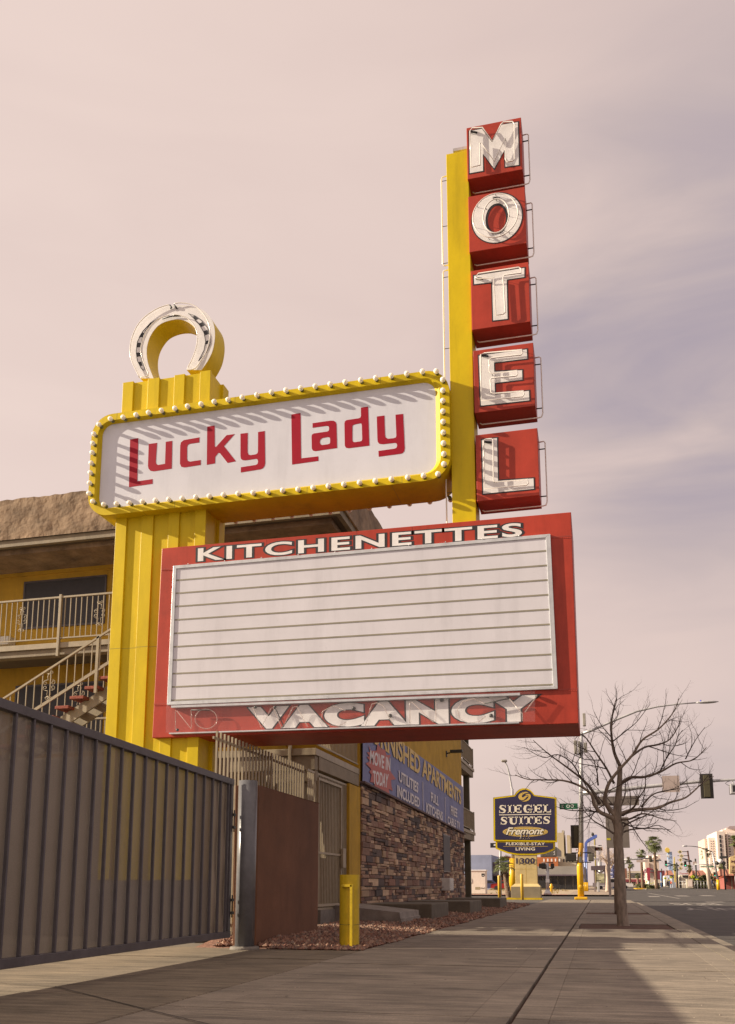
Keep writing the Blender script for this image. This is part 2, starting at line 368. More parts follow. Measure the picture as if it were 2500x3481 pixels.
l4 = [([(212,603),(285,591),(289,950),(425,934),(426,970),(218,999)], None),
 ([(380,672),(520,652),(545,652),(562,662),(569,680),(574,868),(400,893),(382,888),(374,872),(372,775),(376,762),(390,753),(495,738),(507,732),(511,720),(510,702),(503,694),(488,693),(380,708)],
  [(440,805),(455,790),(500,781),(515,785),(519,797),(519,825),(514,834),(500,839),(455,845),(442,838),(437,822)]),
 ([(762,549),(819,541),(829,849),(665,870),(645,866),(635,850),(632,672),(636,657),(650,647),(745,633),(757,628),(763,615)],
  [(695,700),(698,688),(712,682),(758,672),(767,676),(770,690),(773,800),(768,812),(756,816),(712,822),(699,818),(695,805)]),
 ([(888,619),(948,611),(953,765),(958,785),(975,795),(1020,791),(1038,785),(1043,772),(1036,605),(1096,598),(1109,870),(1105,893),(1093,908),(1075,914),(903,937),(901,891),(1025,874),(1042,868),(1049,852),(1047,835),(1035,827),(935,838),(908,835),(896,820),(893,800)], None)]
for p_ in l3: part('letter', signpoly(c3(p_), YB+.0915, .003), crimson, board)
for p_, h_ in l4: part('letter', signpoly(c4(p_), YB+.0915, .003, 0, [c4(h_)] if h_ else []), crimson, board)
# bulbs, one mesh shared by all of them
ringp = [(180,1000),(259,960),(347,950),(437,933),(523,917),(612,903),(705,888),(793,873),(886,858),(977,842),(1073,828),(1171,812),(1272,795),(1373,777),(1473,762),(1575,747)]
bl = c3([(x, y) for x, y in ringp])
bl += c4([(57,424),(169,404),(287,387),(403,368),(521,349),(640,330),(762,313),(881,292),(1003,272),(1126,254),(1250,235),(1359,256),(1411,322),(1411,408),(1411,490),(1412,573),(1413,655),(1415,740),(1416,825),(1419,910),(1420,990),(1373,1072),(1260,1122),(1134,1137),(1005,1140),(878,1148),(753,1157),(629,1164),(507,1172),(386,1180),(267,1189),(145,1198),(28,1208)])
bl += c3([(1557,1450),(1450,1456),(1348,1464),(1246,1472),(1142,1478),(1042,1486),(944,1495),(850,1502),(756,1511),(663,1518),(571,1525),(481,1533),(390,1541),(301,1548),(213,1553),(137,1532),(111,1476),(115,1405),(120,1334),(126,1267),(133,1194),(137,1130),(145,1066)])
bl = [b for i, b in enumerate(bl) if not any(math.hypot(b[0]-q[0], b[1]-q[1]) < 12 for q in bl[:i])]
pro = .082
def bulb_parts(parent, pos, sgn=1):
    global bulb0
    off = parent.parent.location
    if bulb0 is None:
        mb = M(); mb.tube([(0, 0, 0), (0, .018, 0), (0, .035, 0)], [.012, .030, .036], 14); mb.ball((0, -.014, 0), .0505, 1.0, 14, 9)
        b = part('light_bulb', mb, bulbm, None); b['_'] = 0; del b['_']
        bulb0 = [b.data, None]
        ms = M(); ms.tube([(0, .03, 0), (0, pro+.02, 0)], [.034, .036], 12)
        s = part('socket', ms, sock, None); bulb0[1] = s.data
        bpy.data.objects.remove(b); bpy.data.objects.remove(s)
    b = bpy.data.objects.new('light_bulb', bulb0[0]); COL.objects.link(b); b.parent = parent; b.location = Vector(pos)-off
    s = bpy.data.objects.new('socket', bulb0[1]); COL.objects.link(s); s.parent = parent; s.location = Vector(pos)-off
    if sgn < 0: b.rotation_euler = (0, 0, math.pi); s.rotation_euler = (0, 0, math.pi)
bulb0 = None
for x, y in bl:
    q = AY(x, y, YB-pro); q.z -= .018
    # keep each lamp on the flat of the frame
    q.x = min(max(q.x, BX0+.06), BX1-.07); q.z = min(max(q.z, BZ0+.06), BZ1-.06)
    bulb_parts(board, q)
for i in range(16):
    bulb_parts(board, (BX0+1.55+i*.4, YB+.95+pro, BZ0+.05), -1)
# --- pylon
m = M(); xr = -1.885; xl = -2.315
m.box(xl, xr, 15.56, 16.1, 7.0, 15.06); part('pylon', m, yellow, sign, bevel=.008)
m = M()
for za, zb in ((14.7, 12.75), (12.65, 7.3)): m.tube([(xl-.02, 15.7, za), (xl-.11, 15.7, za-.01), (xl-.125, 15.7, za-.06), (xl-.125, 15.7, zb+.06), (xl-.11, 15.7, zb), (xl-.02, 15.7, zb)], .014, 6)
part('neon_tube', m, neon, sign)
for z in (14.6, 13.6, 12.8, 12.5, 11, 9.9, 8.1): part('tube_clip', M().tube([(xl, 15.7, z), (xl-.125, 15.7, z)], .006, 4), dkmet, sign)
part('lifting_lug', M().box(xr-.32, xr+.02, 15.75, 15.82, 15.27, 15.33), galv, sign)
# --- letter boxes
c1 = crop(1450, 350, 2.836); c2 = crop(1450, 1100, 3.24)
def ell(cx, cy, rx, ry, n=40, sh=0.): return [(cx+rx*math.cos(2*math.pi*i/n)+sh*0, cy+ry*math.sin(2*math.pi*i/n)-.165*rx*math.cos(2*math.pi*i/n)*.8) for i in range(n)]
boxes = [
 ('M', c1, [(385,241),(907,140),(935,640),(398,735)], [(416,275),(535,250),(632,378),(722,212),(882,187),(894,598),(763,616),(755,452),(655,632),(545,488),(547,655),(420,678)], None,
  [[(422,270),(440,242),(540,235),(636,372),(722,205),(745,182),(830,178),(850,205),(850,545),(830,560),(775,568),(762,540),(760,340),(655,560),(535,395),(515,385),(520,600),(432,622)]]),
 ('O', c1, [(402,905),(945,808),(970,1350),(415,1440)], ell(683,1110,240,236), ell(680,1120,99,140), [ell(665,1085,218,210), ell(672,1088,124,164)]),
 ('T', c1, [(428,1618),(982,1535),(1007,2107),(440,2190)], [(460,1668),(945,1592),(945,1678),(775,1703),(783,2082),(645,2098),(635,1728),(462,1748)], None,
  [[(475,1680),(500,1645),(890,1583),(915,1600),(915,1640),(750,1660),(740,1690),(762,2020),(740,2035),(672,2048),(648,1685),(500,1695)]]),
 ('E', c2, [(512,300),(1168,210),(1210,905),(535,985)], [(578,355),(1105,285),(1112,385),(745,430),(748,530),(1055,515),(1058,618),(752,655),(757,785),(1130,742),(1135,845),(602,905),(585,520)], None,
  [[(600,340),(605,850),(1060,805),(1078,780),(1070,740),(735,770),(712,755),(705,620),(720,600),(990,578),(1005,560),(1000,515),(720,550),(695,530),(693,400),(715,380),(1045,345),(1058,325),(1055,285),(640,325)]]),
 ('L', c2, [(541,1225),(1220,1153),(1252,1893),(557,1955)], [(612,1282),(778,1262),(790,1732),(1180,1706),(1186,1820),(628,1875)], None,
  [[(632,1290),(640,1820),(1105,1780),(1125,1760),(1118,1712),(760,1745),(740,1730),(735,1280),(720,1268),(650,1272)]])]
for nm, cc, q, letter, hole, tubes in boxes:
    c = [AY(x, y, YS) for x, y in cc(q)]; xa = (c[0].x+c[3].x)/2; xb = (c[1].x+c[2].x)/2; za = (c[2].z+c[3].z)/2; zb = (c[0].z+c[1].z)/2
    bx = part('letter_box', M().box(xa, xb, YS, YS+.62, za, zb), redp, sign, bevel=.008)
    part('mount', M().box(xr-.02, xa+.25, 15.7, 16.0, za+.1, zb-.1), yellowl, bx)
    hh = [cc(hole)] if hole else []
    part('letter_outline', signpoly(cc(letter), YS-.001, .003, .022, [offset_poly(cc(hole), -5) if 0 else cc(hole)] if hole else []), black, bx)
    lf = offset_poly(cc(hole), 4.) if hole else None
    part('letter', signpoly(cc(letter), YS-.004, .004, 0, [lf] if hole else []), white, bx)
    m = M(); k = M()
    for t in tubes:
        pts = [AY(x, y, YS-.075) for x, y in cc(t)]
        m.tube(pts, .0125, 6, closed=True)
        for p in pts[::6]: k.tube([p, p+Vector((.01, .075, 0))], .006, 4)
    part('neon_tube', m, neon, bx)
    p0 = AY(*cc([tubes[0][0] if nm != 'O' else (640, 905)])[0], YS-.05)
    k.tube([p0+Vector((.0, 0, -.02)), p0+Vector((.07, .01, -.03)), p0+Vector((.13, .04, -.03))], .02, 6)
    part('electrode', k, black, bx)
    m = M(); ys = YS+.3
    m.tube([(xb, ys, zb-.13), (xb+.09, ys, zb-.12), (xb+.115, ys, zb-.15), (xb+.115, ys, za-.0), (xb+.09, ys, za-.07), (xb+.04, ys, za-.08), (xa+.1, ys, za-.08), (xa+.06, ys, za-.05)], .0125, 6)
    part('side_tube', m, neon, bx)
    for z in (zb-.27, za+.1): part('tube_clip', M().tube([(xb, ys, z), (xb+.11, ys, z)], .012, 5), dkmet, bx)
# --- reader board
c5 = crop(450, 1650, 2.036); c6 = crop(1200, 1650, 1.9165)
RC = [AY(x, y, YS) for x, y in ((551,1864),(1942,1740.3),(1968,2458.8),(518,2508.5))]
fr = [Vector((p.x, YS, p.z)) for p in RC]; bk = [p+Vector((0, 1.42, 0)) for p in fr]
rb = part('reader_board', M().hexa(fr, bk), redp, sign, bevel=.01)
FO = [AY(x, y, YS-.05) for x, y in ((589.5,1923),(1871.5,1814.4),(1896.6,2341.4),(567.9,2396.6))]
FI = [AY(x, y, YS-.05) for x, y in ((600,1933),(1856,1827),(1881,2333),(582,2385))]
m = M()
for i in range(4):
    j = (i+1) % 4; a = [FO[i], FO[j], FI[j], FI[i]]
    m.hexa([p for p in a], [p+Vector((0, .049, 0)) for p in a])
part('display_frame', m, alu, rb, bevel=.004)
FP = [p+Vector((0, .02, 0)) for p in FI]
part('display_panel', M().hexa(FP, [p+Vector((0, .02, 0)) for p in FP]), readerw, rb)
ly = [657,747,838,931,1024,1117,1209,1303,1395,1488]; ry = [425,520,615,711,807,904,1001,1100,1198,1297]
for a, b in zip(ly, ry):
    xl_ = 303-(a-575)*.038; xr_ = 1257+(b-338)*.0495
    p = AY(*c5([(xl_, a)])[0], YS-.035); q = AY(*c6([(xr_, b)])[0], YS-.035)
    h = Vector((0, 0, .014))
    part('letter_track', M().hexa([p+h, q+h, q-h, p-h], [v+Vector((0, .006, 0)) for v in (p+h, q+h, q-h, p-h)]), greyline, rb)
def quad(pts, Y): return [AY(x, y, Y) for x, y in pts]
kq = ((666,1861),(1784,1772),(1785,1825),(665,1913))
part('lettering', text_on('KITCHENETTES', *quad(kq, YS-.006), offset=.022, spacing=1.14, ref=.08), white, rb)
part('lettering_outline', text_on('KITCHENETTES', *quad(kq, YS-.003), offset=.08, spacing=1.14, ref=.08), black, rb)
vq = ((836,2402),(1846,2357),(1848,2455),(838,2482))
part('lettering', text_on('VACANCY', *quad(vq, YS-.006), offset=.07, spacing=1.14, ref=.1), white, rb)
part('lettering_outline', text_on('VACANCY', *quad(vq, YS-.003), offset=.1, spacing=1.14, ref=.1), black, rb)
cn = crop(480, 2320, 2.2625); YV = YS-.09
for (a, b) in (((551,1935),(590,1932)),((1878,1825),(1945,1822)),((1893,2345),(1965,2340)),((524,2394),(566,2391)),((1400,1790),(1400.5,1812)),((1212,1806),(1212.5,1829)),((905,1834),(905.5,1855))):
    p, q = AY(*a, YS-.0015), AY(*b, YS-.0015)
    part('seam', M().box(min(p.x, q.x)-.003, max(p.x, q.x)+.003, YS-.002, YS+.01, min(p.z, q.z)-.003, max(p.z, q.z)+.003), redd, rb)
for i in range(9):
    for (x, y) in ((527+4.4*i, 2393), (1897+8*i, 2343), (553+4.2*i, 1934), (1880+7.5*i, 1824)):
        p = AY(x, y+5, YS); part('rivet', M().ball((p.x, YS-.001, p.z), .008, n=6, m=4), redp, rb)
for i in range(10):
    for (x, y) in ((640+125*i, 1919-10.6*i),):
        p = AY(x, y, YS-.05); part('screw', M().ball((p.x, YS-.052, p.z+.012), .012, n=6, m=4), alu, rb)
m = M()
for t in ([(265,365),(265,222),(275,218),(385,355)],[(388,350),(385,215),(395,210),(540,212)]): m.tube(quad(cn(t), YV), .009, 6)
m.tube(quad(cn([(500+85*math.cos(a/24*6.283), 280-75*math.sin(a/24*6.283)) for a in range(24)]), YV), .009, 6, closed=True)
part('clear_tube', m, clear, rb); m = M()
for x0, x1, kind in ((850,1090,'V'),(1090,1300,'A'),(1380,1600,'C')):
    if kind == 'V': t = [(x0+10,190),(x0+75,350),(x0+150,200),(x0+165,190),(x0+230,350)]
    elif kind == 'A': t = [(x0,350),(x0+80,190),(x0+110,185),(x0+190,340)]
    else: t = [(x0+190,215),(x0+100,180),(x0+20,220),(x0,290),(x0+60,330),(x0+140,335),(x0+200,305)]
    m.tube(quad(cn(t), YV), .011, 6)
cn2 = crop(1150, 2320, 2.172)
m_clear = m
for t in ([(200,325),(250,160),(285,150),(330,170),(400,300)],[(530,300),(530,150),(545,145),(700,290),(722,290),(722,140)],[(1080,155),(1000,120),(920,140),(880,200),(900,270),(960,300),(1040,290),(1090,250)],[(1265,120),(1360,230),(1360,285)],[(1470,95),(1380,220)]):
    m.tube(quad(cn2(t), YV), .011, 6)
part('neon_tube', m, clear, rb)
k = M()
for x, y in ((280,365),(880,190),(1030,190)): k.ball(quad(cn([(x, y)]), YV)[0], .03)
k.tube(quad(cn([(1020,190),(1040,210),(1100,340)]), YV), .01, 5)
for x, y in ((115,190),(385,245),(765,130),(1130,245),(1470,100)): k.ball(quad(cn2([(x, y)]), YS-.04)[0], .035)
k.tube(quad(cn2([(1080,155),(1265,118)]), YV), .012, 5)
k.tube(quad(cn([(385,212),(530,212)]), YV), .012, 5)
part('electrode', k, dkmet, rb)
gl = bpy.data.materials.new('clear_acrylic'); gl.use_nodes = True; T = gl.node_tree; T.nodes.remove(T.nodes['Principled BSDF'])
tr = T.nodes.new('ShaderNodeBsdfTransparent'); tr.inputs[0].default_value = (.985, .985, .99, 1); gs = T.nodes.new('ShaderNodeBsdfGlossy'); gs.inputs['Roughness'].default_value = .12
df = T.nodes.new('ShaderNodeBsdfDiffuse'); df.inputs[0].default_value = (.8, .78, .8, 1)
ms_ = T.nodes.new('ShaderNodeMixShader'); ms_.inputs[0].default_value = .045; T.links.new(tr.outputs[0], ms_.inputs[1]); T.links.new(gs.outputs[0], ms_.inputs[2])
m2_ = T.nodes.new('ShaderNodeMixShader'); m2_.inputs[0].default_value = .025; T.links.new(ms_.outputs[0], m2_.inputs[1]); T.links.new(df.outputs[0], m2_.inputs[2])
T.links.new(m2_.outputs[0], T.nodes['Material Output'].inputs[0])
def cover(a, b, c, d):
    f0 = [AY(x, y, YS-.13) for x, y in (a, b, c, d)]; b0 = [p+Vector((0, .125, 0)) for p in f0]
    m = M(); m.add(f0+b0, [(3,2,1,0),(0,1,5,4),(1,2,6,5),(2,3,7,6),(3,0,4,7)]); part('acrylic_cover', m, gl, rb)
cover((566,2396),(894,2382),(893,2484),(564,2491)); cover((896,2382),(1336,2366),(1336,2468),(895,2484)); cover((1338,2366),(1819,2350),(1820,2453),(1338,2466))
m = M(); a, b = AY(582, 2402, YS-.1), AY(1768, 2359, YS-.1)
for q in ((a, b),): m.hexa([q[0]+Vector((0,0,.02)), q[1]+Vector((0,0,.02)), q[1]-Vector((0,0,.02)), q[0]-Vector((0,0,.02))], [v+Vector((0,.09,0)) for v in (q[0]+Vector((0,0,.02)), q[1]+Vector((0,0,.02)), q[1]-Vector((0,0,.02)), q[0]-Vector((0,0,.02)))])
a, b = AY(575, 2493, YS-.1), AY(1765, 2456, YS-.1); h = Vector((0, 0, .012))
m.hexa([a+h, b+h, b-h, a-h], [v+Vector((0,.1,0)) for v in (a+h, b+h, b-h, a-h)])
part('cover_rail', m, alu, rb)
# ================================================================== vehicle gate, post, walls, bollard
GX = -5.75; g0 = 3.2; g1 = 13.86; gz0 = .19; gz1 = 2.70
gate = thing('driveway_gate', 'long dark grey swing gate of vertical steel bars backed with see-through mesh', 'gate', (GX, 13.9, 0))
def gt(y): return gz1+(g1-y)*.023
part('top_rail', M().hexa([(GX-.05, g0, gt(g0)), (GX+.05, g0, gt(g0)), (GX+.05, g0, gt(g0)-.1), (GX-.05, g0, gt(g0)-.1)], [(GX-.05, g1, gt(g1)), (GX+.05, g1, gt(g1)), (GX+.05, g1, gt(g1)-.1), (GX-.05, g1, gt(g1)-.1)]), gatem, gate, bevel=.006)
part('bottom_rail', M().box(GX-.05, GX+.05, g0, g1, gz0, gz0+.1), gatem, gate, bevel=.006)
part('end_stile', M().box(GX-.04, GX+.04, g1-.09, g1, gz0+.1, gz1-.1), gatem, gate, bevel=.005)
ya = AX(48, 2420, GX).y; yb_ = AX(773, 2650, GX).y; pit = (yb_-ya)/18
y = yb_
while y > g0:
    part('bar', M().box(GX+.004, GX+.045, y-.015, y+.015, gz0+.1, gt(y)-.1), gatem, gate, bevel=.004); y -= pit
sm = bpy.data.materials.new('screen_mesh'); sm.use_nodes = True; T = sm.node_tree; pb = T.nodes['Principled BSDF']
pb.inputs['Base Color'].default_value = (.235, .195, .155, 1); pb.inputs['Roughness'].default_value = .5
t1 = T.nodes.new('ShaderNodeTexCoord'); t2 = T.nodes.new('ShaderNodeTexNoise'); t2.inputs['Scale'].default_value = 90; t2.inputs['Detail'].default_value = 2
T.links.new(t1.outputs['Object'], t2.inputs['Vector'])
t3 = T.nodes.new('ShaderNodeMapRange'); t3.inputs[1].default_value = .35; t3.inputs[2].default_value = .65; t3.inputs[3].default_value = .86; t3.inputs[4].default_value = .985
T.links.new(t2.outputs[0], t3.inputs[0]); T.links.new(t3.outputs[0], pb.inputs['Alpha'])
m = M(); ny = 260; nzz = 24; vs = []; rnd = random.Random(3)
ph = [rnd.uniform(0, 6) for _ in range(60)]
for i in range(ny+1):
    yy = g0+.02+(g1-g0-.06)*i/ny
    for j in range(nzz+1):
        zz = gz0+.06+(gt(yy)-gz0-.12)*j/nzz
        s_ = (yy-ya)/pit; a = abs(math.sin(s_*math.pi)); k_ = int(math.floor(s_)) % 60
        d = -.012-.022*a*(.4+.6*math.sin(ph[k_]+zz*1.3+.5*math.sin(zz*3+ph[k_]*2)))
        if yy > 13.2: d -= .02*math.sin(zz*5+yy*9)
        vs.append((GX+d, yy, zz))
fs = [(i*(nzz+1)+j, (i+1)*(nzz+1)+j, (i+1)*(nzz+1)+j+1, i*(nzz+1)+j+1) for i in range(ny) for j in range(nzz)]
m.add(vs, fs, True); part('mesh_screen', m, sm, gate)
m = M()
for z in (.55, .75, 1.9, 2.1): m.box(-5.70, -5.675, 13.82, 13.90, z, z+.045)
m.cyl(-5.69, 13.86, .5, .85, .012, n=8).cyl(-5.69, 13.86, 1.85, 2.2, .012, n=8)
part('hinge', m, dkmet, gate)
post = thing('gate_post', 'round grey steel gate post beside the end of the brown wall', 'post', (-5.54, 14.05, 0))
part('shaft', M().cyl(-5.54, 14.05, .0, 2.69, .155, n=32), postm, post)
part('footing', M().tube([(-5.54, 14.05, -.02), (-5.54, 14.05, .04), (-5.54, 14.05, .05)], [.24, .23, .2], 24), conc, post)
WX = -5.47; wy = AX(1085, 2735, WX).y
m = M(); m.prism([(WX-.06, 14.3, -.05), (WX, 14.38, -.05), (WX, wy, -.05), (-5.85, wy, -.05), (-5.85, 14.3, -.05)], (0, 0, 2.69))
tag(part('stucco_wall', m, brown, bevel=.012), 'tall reddish brown stucco wall between the gate post and the gravel', 'wall')
cm = mat('block_wall_grey', (.19, .165, .145), .9, .15, 2, .004, 50)
T = cm.node_tree; bk_ = T.nodes.new('ShaderNodeTexBrick'); bs_ = T.nodes['Principled BSDF']; sr_ = bs_.inputs['Base Color'].links[0].from_socket
t_ = T.nodes.new('ShaderNodeTexCoord'); m_p = T.nodes.new('ShaderNodeMapping'); m_p.inputs['Rotation'].default_value = (math.pi/2, 0, 0); T.links.new(t_.outputs['Object'], m_p.inputs[0]); T.links.new(m_p.outputs[0], bk_.inputs['Vector'])
bk_.inputs['Scale'].default_value = 1; bk_.inputs['Brick Width'].default_value = .4; bk_.inputs['Row Height'].default_value = .2; bk_.inputs['Mortar Size'].default_value = .006
bk_.inputs['Color1'].default_value = (1, 1, 1, 1); bk_.inputs['Color2'].default_value = (.92, .92, .92, 1); bk_.inputs['Mortar'].default_value = (.6, .6, .6, 1)
mm_ = T.nodes.new('ShaderNodeVectorMath'); mm_.operation = 'MULTIPLY'; T.links.new(sr_, mm_.inputs[0]); T.links.new(bk_.outputs[0], mm_.inputs[1]); T.links.new(mm_.outputs[0], bs_.inputs['Base Color'])
bz_ = AY(300, 2577, 17.2).z; tag(part('block_wall', M().box(-24, AY(712, 2578, 17.2).x, 17.2, 17.4, 0, bz_), cm, bevel=.01), 'grey concrete block wall seen through the gate mesh behind the pillar', 'wall')
a, b = AY(712, 2578, 16.85), AY(760, 2590, 16.85)
tag(part('stucco_wall', M().box(a.x, b.x, 16.85, 17.2, 0, a.z), brown, bevel=.012), 'end of a brown stucco wall just visible right behind the yellow pillar', 'wall')
# bollard
bo = thing('bollard', 'fat yellow steel bollard with a welded corner bracket beside the brown wall', 'bollard', (-4.03, 14.86, 0))
bt = 1.175; r = .163
part('weld_crack', M().tube([(-4.03+(r+.0005)*math.cos(a/24*6.283), 14.86+(r+.0005)*math.sin(a/24*6.283), .37+.004*math.sin(a*1.7)) for a in range(24)], .004, 4, closed=True), dkmet, bo)
m = M(); m.tube([(-4.03, 14.86, -.05), (-4.03, 14.86, bt)], [r, r], 36, caps=False)
m.tube([(-4.03, 14.86, bt), (-4.03, 14.86, bt-.01), (-4.03, 14.86, bt-.25)], [r, r-.02, r-.02], 36, caps=False)
m.cyl(-4.03, 14.86, .5, bt-.24, r-.015, n=24)
part('tube', m, bollm, bo)
m = M(); m.box(-4.115, -3.93, 14.64, 14.72, .975, 1.015); m.box(-3.965, -3.92, 14.64, 14.76, .01, 1.014)
part('bracket', m, bollm, bo, bevel=.004)
# ================================================================== picket fence above the wall
FX = -6.35; fe = thing('picket_fence', 'tall tan steel picket fence rising behind the brown wall', 'fence', (FX, 17, 0))
ra = AX(827, 2537, FX); rc = AX(1030, 2621, FX); rz = (ra.z+rc.z)/2; fy1 = AX(1032, 2621, FX).y; fy0 = AX(726, 2600, FX).y
part('top_rail', M().box(FX-.03, FX, fy0, fy1, rz-.045, rz), tan, fe)
part('bottom_rail', M().box(FX-.03, FX, fy0, fy1, .3, .345), tan, fe)
y = fy1-.06
while y > fy0:
    part('picket', M().box(FX+.001, FX+.034, y-.019, y+.019, .15, rz+.10), tan, fe); y -= .172
# ================================================================== motel building
XS = -6.5
Y2 = AX(1075, 2542, XS).y; ZS2 = AX(1075, 2542, XS).z; ZB2 = ZS2-.36; ZC2 = ZB2-.30
YW = 22.6
YE = Y2-.1
cR = AY(1156, 1741, YE); ZE = AY(190, 1843, YE).z
ZP = AY(150, 1686, YE-.05).z; ZF = AY(190, 1821, YE).z
d = ray(190, 1926.); k = (ZE-H)/d[2]; YW = d[1]*k
print('YE', YE, 'cR', cR, 'ZE', ZE, 'ZF', ZF, 'ZP', ZP, 'YW', YW, 'ZS2', ZS2, 'Y2', Y2, 'rz', rz, 'GX bars', pit)
Y0 = AX(1223, 2664, XS).y; Y1 = AX(1573, 2837, XS).y
ZST = (AX(1224, 2664, XS).z+AX(1573, 2837, XS).z)/2
print('Y0', Y0, 'Y1', Y1, 'ZST', ZST)
XL = -34.
mo = thing('motel_building', 'yellow three storey motel building with balconies, stone clad end wall and stucco parapet', 'building', (-15, 30, 0))
# body: yellow walls (front facade and street side, with openings shown by screened windows set into recesses)
part('wall', M().box(XL, XS, Y0, Y1, 0, ZE), ywall, mo)
part('front_wall', M().box(XL, XS-2.2, YW, Y0-.003, 0, ZE), ywall, mo)
# roof: overhanging slab + rough parapet
XR = cR.x
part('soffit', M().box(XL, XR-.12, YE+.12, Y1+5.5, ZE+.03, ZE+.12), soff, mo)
m = M(); m.box(XL, XR, YE, YE+.12, ZE, ZF); m.box(XR-.12, XR, YE+.121, Y1+5.6, ZE, ZF-.002)
part('fascia', m, beamt, mo)
m = M(); n1 = 220; vs = []; rn = random.Random(5)
zt_ = ZP
path = [(XL+i*(XR+.06-XL)/170, YE-.05) for i in range(171)]+[(XR+.06, YE-.05+j*.35) for j in range(1, 85)]
top = [zt_+rn.uniform(-.02, .025) for _ in path]
vs = []
for (x, y), t in zip(path, top):
    for j in range(5): vs.append((x, y, ZF+(t-ZF)*j/4))
fs = [(i*5+j, (i+1)*5+j, (i+1)*5+j+1, i*5+j+1) for i in range(len(path)-1) for j in range(4)]
m.add(vs, fs, True)
b_ = [(x-(.35 if i > 170 else 0), y+(.35 if i <= 170 else 0), t-.02) for i, ((x, y), t) in enumerate(zip(path, top))]
m.add([(x, y, t) for (x, y), t in zip(path, top)]+b_, [(i, i+1, len(path)+i+1, len(path)+i) for i in range(len(path)-1)])
m.box(XL, XR-.3, YE+.3, Y1+5.5, ZF-.3, ZP-.3)
part('parapet', m, stucc, mo)
part('cornice', M().box(XL, XS-.04, YW-.06, YW, ZE-.22, ZE), ywall, mo)
# windows of the front facade
def window(a, b, c_, d_, par, Yp):
    p = AY(a[0], a[1], Yp); q = AY(c_[0], c_[1], Yp); x0, x1 = p.x, q.x
    z1 = (p.z+AY(b[0], b[1], Yp).z)/2; z0 = (q.z+AY(d_[0], d_[1], Yp).z)/2
    f = part('window', M().box(x0, x1, Yp-.035, Yp+.05, z0, z0+.05).box(x0, x1, Yp-.035, Yp+.05, z1-.05, z1).box(x0, x0+.05, Yp-.034, Yp+.05, z0+.05, z1-.05).box(x1-.05, x1, Yp-.034, Yp+.05, z0+.05, z1-.05), gatem, par)
    part('screen', M().box(x0+.045, x1-.045, Yp-.02, Yp-.01, z0+.045, z1-.045), screen, f)
    return x0, x1, z0, z1
wn = window((85,1979), (361,1955), (357,2122), (85,2138), mo, YW)
window((56,2334), (345,2314), (345,2550), (56,2560), mo, YW)
zl = wn
p = AY(0, 2165, YW-.3); q = AY(31, 2190, YW-.3)
ac = part('air_conditioner', M().box(p.x-.4, q.x, YW-.34, YW, q.z, p.z), acw, mo, bevel=.01)
# third floor balcony, left of the pillar
ZT3 = AY(190, 2184, Y2).z; ZM3 = AY(190, 2203, Y2).z; ZB3 = AY(190, 2225, Y2).z
part('balcony_slab', M().box(XL, XS, Y2, YW-.002, ZM3, ZT3-.004), tan, mo, bevel=.01)
part('balcony_beam', M().box(XL, XS-.05, Y2+.06, Y2+.34, ZB3, ZM3-.002), beamt, mo, bevel=.01)
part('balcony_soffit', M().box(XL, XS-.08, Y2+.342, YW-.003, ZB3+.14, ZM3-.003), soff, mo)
def rail_run(par, p0, p1, z0, z1, step, post_at=(), th=.018, scroll=(), low=.1, drop=.35):
    """railing from p0 to p1 (xy) ; z0 slab top, z1 rail top"""
    p0 = Vector((p0[0], p0[1], 0)); p1 = Vector((p1[0], p1[1], 0)); Ln = (p1-p0).length; u = (p1-p0).normalized(); nrm = Vector((u.y, -u.x, 0))
    def bar(a, b, za, zb, h):
        a_ = p0+u*a; b_ = p0+u*b
        pts = [a_-nrm*h+Vector((0,0,za)), b_-nrm*h+Vector((0,0,za)), b_+nrm*h+Vector((0,0,za)), a_+nrm*h+Vector((0,0,za))]
        m = M(); m.hexa(pts, [q+Vector((0,0,zb-za)) for q in pts]); return m
    rl = part('railing', bar(0, Ln, z1-.045, z1, .025), tan, par)
    part('lower_rail', bar(0, Ln, z0+low, z0+low+.035, .018), tan, rl)
    n = int(Ln/step); cnt = 0
    for i in range(n):
        s = Ln-.12-i*step
        if s < 0 or cnt > 60: break
        part('baluster', bar(s-.011, s+.011, z0+low+.035, z1-.045, .011), tan, rl); cnt += 1
    for s in post_at: part('rail_post', bar(s-.035, s+.035, z0-drop, z1+.05, .04), tan, rl, bevel=.004)
    for s in scroll:
        c = p0+u*s; zc = (z0+low+z1)/2+.03; part('scroll', scrollwork(c-nrm*.0, u, zc, .155, .30), tan, rl)
    return rl
def spiral(c, u, r0, turns, start, sg, n=14):
    o = []
    for i in range(n+1):
        t = i/n; a = start+sg*turns*2*math.pi*t; r = r0*(1-.75*t)
        o.append(c+u*(r*math.cos(a))+Vector((0, 0, r*math.sin(a))))
    return o
